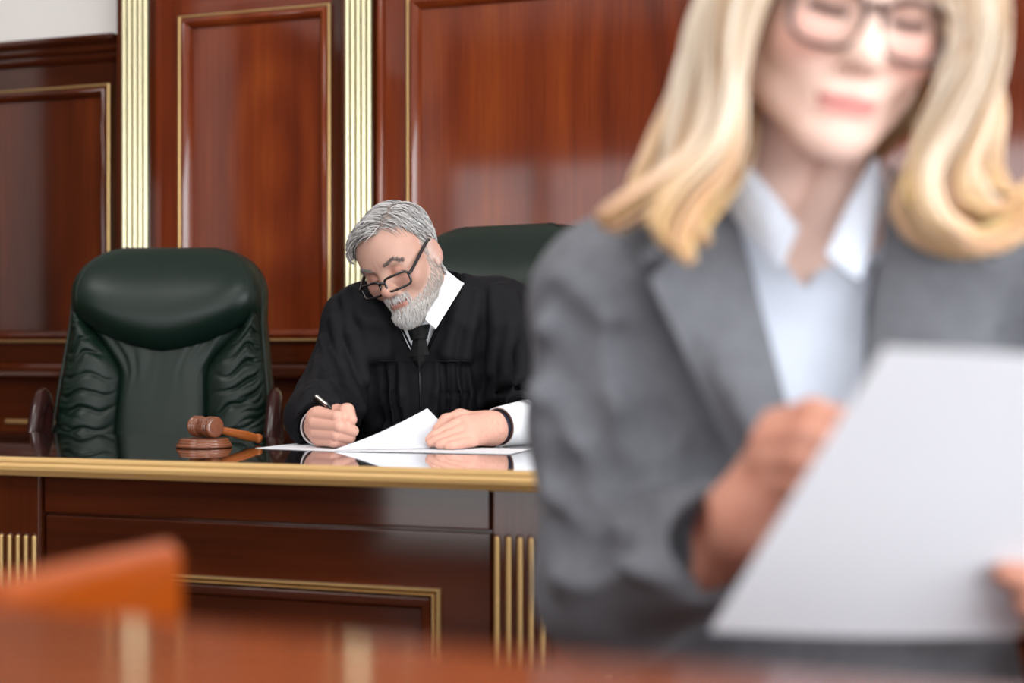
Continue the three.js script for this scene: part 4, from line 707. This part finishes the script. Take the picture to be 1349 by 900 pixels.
// ---- the woman in the foreground
{
  const ZW = 1.2, { o, L: P } = figure('blonde woman in grey blazer and glasses reading a sheet', 1090, ZW, 0);
  const HM = headMatrix(P(1108, 16, 1.19), 0.03, 0.28, -0.19, 0.99), hf = headField(true);
  const SK = lin3(247, 212, 198), PINK = lin3(238, 170, 156), LIP = lin3(226, 146, 142);
  hf.cone([0, -0.04, -0.03], [0.0, -0.19, -0.05], 0.047, 0.052, 0.025);
  const face = net(hf, [-0.1, -0.2, -0.14], [0.1, 0.14, 0.125], 0.0034, (x, y, z) => {
    const ax = Math.abs(x); let c = mixC(SK, PINK, 0.6 * sst(0.032, 0.008, Math.hypot(ax - 0.045, y + 0.022)) * sst(0.02, 0.05, z));
    c = mixC(c, lin3(170, 120, 104), 0.55 * sst(0.02, 0.01, Math.hypot(ax - 0.032, (y - 0.008) * 1.8)) * sst(0.05, 0.07, z));  // darkened eye region: shading painted into the skin colour
    c = mixC(c, lin3(70, 48, 44), sst(0.0046, 0.0026, Math.abs(y + 0.001 - 4 * (ax - 0.032) ** 2)) * sst(0.017, 0.014, Math.abs(ax - 0.0325)) * sst(0.06, 0.075, z));
    c = mixC(c, lin3(150, 112, 84), 0.8 * sst(0.004, 0.002, Math.abs(y - (0.026 + 0.006 * sst(0.015, 0.038, ax) - 0.008 * sst(0.04, 0.052, ax)))) * sst(0.052, 0.046, ax) * sst(0.012, 0.016, ax) * sst(0.05, 0.06, z));
    c = mixC(c, LIP, sst(0.0, 0.0025, 0.024 - ax) * sst(-0.079, -0.076, y - 8 * ax * ax) * sst(-0.0572, -0.0605, y + 0.12 * ax) * sst(0.07, 0.08, z) * 0.85);
    c = mixC(c, lin3(150, 78, 76), 0.7 * sst(0.0018, 0.0008, Math.abs(y + 0.0665 - 3 * ax * ax)) * sst(0.026, 0.022, ax) * sst(0.07, 0.08, z)); return c;
  });
  const capRoots = rootsOn(face, (x, y, z) => y > (z > 0.03 ? 0.088 : z > -0.01 ? 0.05 : -0.05), 2600);
  // hands
  const hs = new Field();
  hs.cone(P(930, 735, 1.08), P(975, 690, 1.035), 0.026, 0.024, 0.02); hs.cone(P(975, 690, 1.035), P(1018, 612, 1.02), 0.024, 0.022, 0.02); hs.cone(P(985, 680, 1.02), P(1035, 630, 1.0), 0.023, 0.02, 0.02);
  for (const [a, b, c, d, r] of [[[1020, 560, 1.005], [1070, 546, 0.985], [1108, 556, 0.985], [1098, 585, 1.0], 0.0105], [[1008, 582, 1.0], [1062, 576, 0.972], [1100, 592, 0.975], [1085, 612, 0.992], 0.0105], [[1006, 606, 0.998], [1055, 607, 0.97], [1086, 625, 0.975], [1072, 640, 0.99], 0.0098], [[1012, 630, 0.998], [1050, 637, 0.976], [1072, 650, 0.982], [1060, 660, 0.995], 0.0086]]) hs.chain([P(...a), P(...b), P(...c), P(...d)], [r * 1.1, r, r * 0.92, r * 0.8], 0.007);
  hs.chain([P(1010, 640, 1.03), P(1045, 580, 1.035), P(1080, 560, 1.02), P(1108, 566, 1.0)], [0.015, 0.012, 0.0108, 0.0088], 0.01);
  hs.cone(P(1490, 850, 1.12), P(1455, 832, 1.08), 0.026, 0.024, 0.02); hs.cone(P(1455, 832, 1.08), P(1410, 790, 1.04), 0.023, 0.018, 0.02); hs.cone(P(1460, 850, 1.07), P(1420, 840, 1.03), 0.022, 0.016, 0.02);
  for (const [a, b, c, d, r] of [[[1408, 778, 1.0], [1378, 770, 0.95], [1344, 762, 0.932], [1322, 755, 0.93], 0.0098], [[1412, 800, 1.0], [1385, 798, 0.955], [1362, 797, 0.94], [1350, 796, 0.937], 0.0095], [[1418, 822, 1.0], [1392, 822, 0.965], [1376, 822, 0.955], [1366, 822, 0.95], 0.009], [[1424, 842, 1.02], [1402, 846, 0.995], [1385, 846, 0.99], [1374, 845, 0.985], 0.008]]) hs.chain([P(...a), P(...b), P(...c), P(...d)], [r * 1.1, r, r * 0.92, r * 0.78], 0.007);
  hs.chain([P(1450, 815, 1.09), P(1410, 765, 1.085), P(1375, 748, 1.075), P(1345, 745, 1.062)], [0.016, 0.012, 0.011, 0.009], 0.01);
  const hp = (x, y, z) => tone(mixC(lin3(200, 146, 126), lin3(186, 122, 102), clamp(0.5 + fbm(x * 50, y * 50, z * 50, 2))), 1);  // hands darker than the face: their shade is put into the skin colour
  const a0 = P(905, 770, 1.12), a1 = P(1150, 510, 0.93), b0 = P(1295, 900, 0.9), b1 = P(1510, 700, 1.14);
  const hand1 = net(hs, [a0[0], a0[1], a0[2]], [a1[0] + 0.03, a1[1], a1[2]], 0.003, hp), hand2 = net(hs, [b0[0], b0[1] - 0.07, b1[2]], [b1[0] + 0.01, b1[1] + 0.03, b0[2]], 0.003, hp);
  // torso, arms
  const shR = P(815, 395, 1.24), shL = P(1372, 400, 1.26), elR = P(800, 785, 1.24), wrR = P(952, 712, 1.06), elL = P(1480, 830, 1.27), wrL = P(1475, 842, 1.1);
  const body = new Field();
  body.ball(P(1082, 540, 1.29), [0.165, 0.2, 0.11], 0.02); body.cone(shR, shL, 0.05, 0.05, 0.09); body.ball(P(1085, 800, 1.3), [0.155, 0.2, 0.11], 0.08); body.cone(P(1000, 345, 1.27), P(1180, 345, 1.27), 0.05, 0.05, 0.06);
  for (const q of [-1, 1]) body.ball(P(1082 + q * 105, 560, 1.2), [0.062, 0.07, 0.05], 0.06);
  body.cone(P(872, 430, 1.16), P(955, 670, 1.14), 0.02, 0.046, 0.012, true);
  const skinny = body.copy(-0.025); skinny.cone(shR, elR, 0.035, 0.032, 0.03).cone(elR, wrR, 0.032, 0.024, 0.02).cone(shL, elL, 0.035, 0.032, 0.03).cone(elL, wrL, 0.032, 0.024, 0.02).cone(P(1078, 330, 1.25), P(1110, 160, 1.22), 0.054, 0.048, 0.03);
  const hips = P(1085, 950, 1.3), legs = new Field(); legs.ball(P(1085, 960, 1.31), [0.17, 0.13, 0.12], 0.04);
  const fx = [-0.095, 0.095].map((q) => hips[0] + q); for (const x of fx) legs.cone([x, 0.86, -0.1], [x, 0.48, -0.09], 0.088, 0.065, 0.05).cone([x, 0.48, -0.09], [x, 0.07, -0.11], 0.065, 0.05, 0.03);
  const chestSkin = net(skinny, [-0.36, 0.8, -0.3], [0.36, 1.5, 0.2], 0.01, () => SK);
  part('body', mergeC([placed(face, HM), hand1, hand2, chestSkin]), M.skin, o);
  part('trousers', net(legs, [-0.3, 0.02, -0.3], [0.3, 1.1, 0.1], 0.014), M.trouser, o);
  for (const x of fx) { const sh = new Field(); sh.cone([x, 0.035, -0.14], [x, 0.025, 0.06], 0.036, 0.026, 0.02); part('shoe', net((a, b, c) => Math.max(sh.at(a, b, c), -(b - 0.001)), [x - 0.06, -0.01, -0.2], [x + 0.06, 0.1, 0.12], 0.008), M.shoe, o); }
  // shirt with an open neck
  const shirt = body.copy(-0.008); shirt.cone(P(1030, 300, 1.24), P(1125, 300, 1.24), 0.045, 0.045, 0.04);
  const half = (pts) => { const e = pts.map((a, i) => { const b = pts[(i + 1) % pts.length], ex = b[0] - a[0], ey = b[1] - a[1], l = Math.hypot(ex, ey); return [a[0], a[1], ey / l, -ex / l]; }); const c = [0, 1].map((k) => pts.reduce((s, p) => s + p[k], 0) / pts.length), sg = e[0][2] * (c[0] - e[0][0]) + e[0][3] * (c[1] - e[0][1]) > 0 ? -1 : 1; return (x, y) => { let d = -1e3; for (const [ax, ay, nx, ny] of e) d = Math.max(d, sg * (nx * (x - ax) + ny * (y - ay))); return d; }; };
  const neckV = half([P(985, 215, 1.15), P(1160, 215, 1.15), P(1072, 352, 1.15)]), zmid = P(0, 0, 1.3)[2];
  shirt.op((x, y, z) => Math.max(neckV(x, y), zmid - z), 0.004, true); shirt.cone(P(1078, 360, 1.26), P(1110, 160, 1.22), 0.058, 0.055, 0.006, true);
  part('shirt', net(shirt, [-0.22, 0.85, -0.25], [0.24, 1.46, 0.2], 0.006), M.shirtBlue, o);
  const leaf = (pts, th, bulge = 0.008) => slab(12, 12, (u, v) => { const p = bil(...pts)(u, v); p[2] += bulge * Math.sin(Math.PI * u) * Math.sin(Math.PI * v); return p; }, th);
  part('shirt_collar', [leaf([P(972, 205, 1.2), P(1052, 300, 1.125), P(1030, 352, 1.115), P(948, 262, 1.19)], 0.004), leaf([P(1150, 208, 1.2), P(1162, 255, 1.19), P(1128, 372, 1.118), P(1086, 338, 1.12)], 0.004)], M.shirtBlue, o);
  // blazer
  const jk = body.copy(0.006);
  jk.cone(P(1000, 318, 1.265), P(800, 384, 1.245), 0.045, 0.052, 0.05).cone(P(1170, 318, 1.265), P(1400, 390, 1.26), 0.045, 0.052, 0.05);
  jk.cone(P(802, 400, 1.24), P(792, 560, 1.24), 0.055, 0.056, 0.05).cone(P(792, 560, 1.24), P(804, 775, 1.23), 0.056, 0.058, 0.04).cone(P(804, 775, 1.23), P(945, 715, 1.085), 0.058, 0.05, 0.04);
  jk.cone(P(1395, 400, 1.25), P(1420, 600, 1.26), 0.056, 0.056, 0.05).cone(P(1420, 600, 1.26), P(1480, 815, 1.26), 0.056, 0.054, 0.04).cone(P(1480, 815, 1.26), P(1476, 842, 1.13), 0.054, 0.048, 0.04);
  jk.ball(P(1085, 930, 1.31), [0.175, 0.12, 0.125], 0.06);
  const base = jk.copy();
  const fold = (pts, r0, r1, sink, k, cut) => { const q = pts.map(([px, py]) => { let p = P(px, py, 1.18), z = p[2]; for (let i = 0; i < 4; i++) { z = front(base.at, p[0], p[1], 0.4) ?? z; p = P(px, py, ZW - z); } return [p[0], p[1], z - sink]; }); for (let i = 0; i + 1 < q.length; i++) jk.cone(q[i], q[i + 1], mix(r0, r1, i / (q.length - 1)), mix(r0, r1, (i + 1) / (q.length - 1)), k, cut); };
  for (const p of [[[735, 380], [780, 450], [795, 540]], [[720, 440], [770, 520], [800, 600], [850, 690]], [[712, 520], [745, 600], [800, 690]], [[730, 640], [770, 690], [830, 710]], [[740, 760], [800, 730], [870, 730]], [[745, 420], [760, 520], [790, 600]], [[725, 560], [770, 640], [850, 720]]]) fold(p, 0.012, 0.017, 0.004, 0.022);
  fold([[822, 450], [858, 560], [900, 670], [928, 760]], 0.014, 0.036, 0.0, 0.012, true);
  fold([[868, 400], [905, 500], [950, 590], [985, 650]], 0.008, 0.02, -0.012, 0.012, true);
  fold([[722, 390], [752, 440], [775, 500]], 0.012, 0.016, -0.01, 0.02, true); fold([[718, 470], [762, 540], [805, 620], [850, 720]], 0.013, 0.02, -0.01, 0.02, true); fold([[712, 560], [730, 620], [770, 680]], 0.012, 0.016, -0.01, 0.02, true); fold([[725, 700], [760, 730], [800, 720]], 0.012, 0.014, -0.009, 0.02, true);
  const open = half([P(948, 195, 1.16), P(1172, 195, 1.16), P(1146, 490, 1.14), P(1075, 700, 1.14), P(1040, 560, 1.14)]);
  jk.op((x, y, z) => Math.max(open(x, y), zmid - 0.02 - z), 0.004, true); jk.cone(P(1078, 360, 1.26), P(1110, 160, 1.22), 0.075, 0.075, 0.008, true);
  jk.cone(P(935, 720, 1.1), P(985, 690, 1.03), 0.032, 0.034, 0.006, true).cone(P(1478, 830, 1.16), P(1476, 845, 1.06), 0.03, 0.031, 0.006, true);
  const hem = P(0, 985, 1.2)[1]; jk.op((x, y, z) => y - hem, 0.01, true);
  jk.bend = (x, y, z, d) => Math.abs(d) > 0.03 ? 0 : 0.003 * n3(x * 20, y * 12, z * 20);
  part('blazer', net(jk, [-0.4, 0.86, -0.32], [0.42, 1.42, 0.26], 0.0075), M.jacket, o);
  const onJ = (px, py, up) => { let p = P(px, py, 1.15), z = p[2]; for (let i = 0; i < 4; i++) { z = front(base.at, p[0], p[1], 0.4) ?? z; p = P(px, py, ZW - z); } return [p[0], p[1], z + up]; };
  const lapel = (pts, up) => slab(16, 24, (u, v) => { const q = bil(...pts.map((p) => [...p, 0]))(u, v); const p = onJ(q[0], q[1], up + 0.024 * u); return p; }, 0.005);
  part('lapel', lapel([[958, 240], [852, 372], [985, 655], [1042, 560]], 0.007), M.jacket, o); part('lapel', lapel([[1168, 238], [1310, 385], [1190, 680], [1140, 500]], 0.007), M.jacket, o);
  part('blazer_collar', [lapel([[968, 222], [900, 268], [838, 350], [905, 330]], 0.012), lapel([[1160, 222], [1225, 262], [1300, 345], [1225, 330]], 0.012)], M.jacket, o);
  // hair: a cap of strands and long wavy locks
  const cap = grow(hf.at, capRoots, { flow: ([x, y, z]) => [Math.sign(x + 0.01) * 0.8, -0.6, -0.25], len: () => rr(0.1, 0.15), steps: 7, lift: (t) => 0.004 + 0.016 * Math.sin(Math.PI * t * 0.8), r: 0.0024, color: () => tone(mixC(lin3(238, 214, 176), lin3(196, 146, 92), rnd()), rr(0.8, 1.05)), wild: 0.2 });
  cap.forEach((s) => { const m = mv(HM); s.pts = s.pts.map(m); });
  const guides = [
    [[1090, -95, 1.17], [1000, -70, 1.13], [955, 20, 1.125], [945, 110, 1.125], [925, 190, 1.12], [880, 245, 1.115], [818, 292, 1.12], [800, 300, 1.125]],
    [[1090, -90, 1.14], [1000, -50, 1.1], [972, 40, 1.098], [965, 130, 1.1], [948, 205, 1.1], [905, 262, 1.098], [888, 310, 1.085], [908, 346, 1.075]],
    [[1060, -80, 1.22], [960, -40, 1.19], [918, 50, 1.19], [905, 130, 1.19], [880, 205, 1.18], [850, 255, 1.17], [826, 288, 1.165]],
    [[1040, -60, 1.24], [985, 30, 1.22], [972, 150, 1.21], [955, 230, 1.19], [935, 280, 1.15], [920, 318, 1.12]],
    [[1080, -95, 1.2], [970, -60, 1.16], [930, 20, 1.155], [920, 110, 1.155], [908, 185, 1.15], [893, 240, 1.135], [900, 290, 1.11], [925, 320, 1.1]],
    [[1020, -40, 1.25], [960, 60, 1.24], [955, 180, 1.23], [925, 250, 1.21], [880, 285, 1.18], [850, 292, 1.17]],
    [[1150, -95, 1.17], [1235, -70, 1.12], [1275, 5, 1.11], [1282, 85, 1.115], [1255, 165, 1.12], [1222, 225, 1.12], [1232, 285, 1.105], [1285, 322, 1.095], [1345, 305, 1.095], [1368, 262, 1.11]],
    [[1160, -95, 1.2], [1265, -60, 1.16], [1302, 20, 1.155], [1304, 105, 1.16], [1280, 185, 1.16], [1262, 240, 1.15], [1288, 285, 1.13], [1340, 278, 1.12], [1362, 240, 1.13]],
    [[1170, -80, 1.23], [1250, 10, 1.2], [1258, 110, 1.2], [1230, 190, 1.19], [1205, 250, 1.17], [1225, 302, 1.14], [1280, 330, 1.12], [1330, 325, 1.11]],
    [[1200, -60, 1.24], [1285, 30, 1.22], [1295, 130, 1.22], [1285, 200, 1.2], [1310, 250, 1.17], [1360, 255, 1.15]],
    [[1150, -90, 1.15], [1240, -55, 1.11], [1275, 20, 1.11], [1272, 90, 1.12], [1248, 150, 1.125], [1218, 205, 1.13], [1206, 250, 1.12], [1222, 290, 1.11]],
    [[1190, -50, 1.25], [1240, 60, 1.24], [1240, 170, 1.23], [1215, 240, 1.21], [1235, 290, 1.18], [1290, 300, 1.16]]];
  const locks = [];
  guides.forEach((g, gi) => {
    for (let i = 0; i < 120; i++) {
      const a = rr(0, 6.283), rad = 0.019 * Math.sqrt(rnd()), ph = rr(-0.5, 0.5), w = rr(0.6, 1.1), cut = rr(0.86, 1), pts = catmull(g.map((q) => P(...q)), 22).slice(0, Math.ceil(22 * cut) + 1);
      const out = pts.map((p, k) => { const t = k / 22, s = rad * (0.85 + 0.35 * Math.sin(t * 9 + gi + ph)) * (t > 0.8 ? mix(1, 0.45, (t - 0.8) / 0.2) : 1); return [p[0] + Math.cos(a + t * 2.2) * s, p[1] + Math.sin(a * 1.7) * s * 0.4, p[2] + Math.sin(a + t * 2.2) * s * w]; });
      const deep = gi === 3 || gi === 5 || gi === 8 || gi === 9 || gi === 11;
      locks.push({ pts: out, r: rr(0.0011, 0.0021), col: tone(mixC(lin3(250, 238, 220), lin3(205, 158, 104), clamp((deep ? 0.4 : 0) + rnd() ** 2)), rr(0.82, 1.04)), end: lin3(rr(214, 236), rr(172, 200), rr(118, 158)), tip: 0.4 });
    }
  });
  part('hair', strandsGeo([...cap, ...locks], 4), M.hair, o);
  eyeglasses(o, HM, { cx: 0.0345, cy: -0.004, w: 0.055, h: 0.046, e: 0.75, z: 0.103, r: 0.0027, tilt: -0.06, mat: M.brownFrame, ear: [0.077, 0.018, -0.012] });

  // the sheets she reads
  const A = C(935, 832, 0.95), B = C(1341, 838, 0.985), D = C(1165, 458, 0.835), Cc = B.map((v, k) => v + D[k] - A[k]);
  const sh = sheet('large white paper sheet held up by the woman in both hands', [A, B, Cc, D], undefined, (u, v, p) => [p[0], p[1], p[2] + 0.012 * Math.sin(Math.PI * u) * (1 - v * 0.4)], 'held_paper');
}

renderer.render(scene, camera);
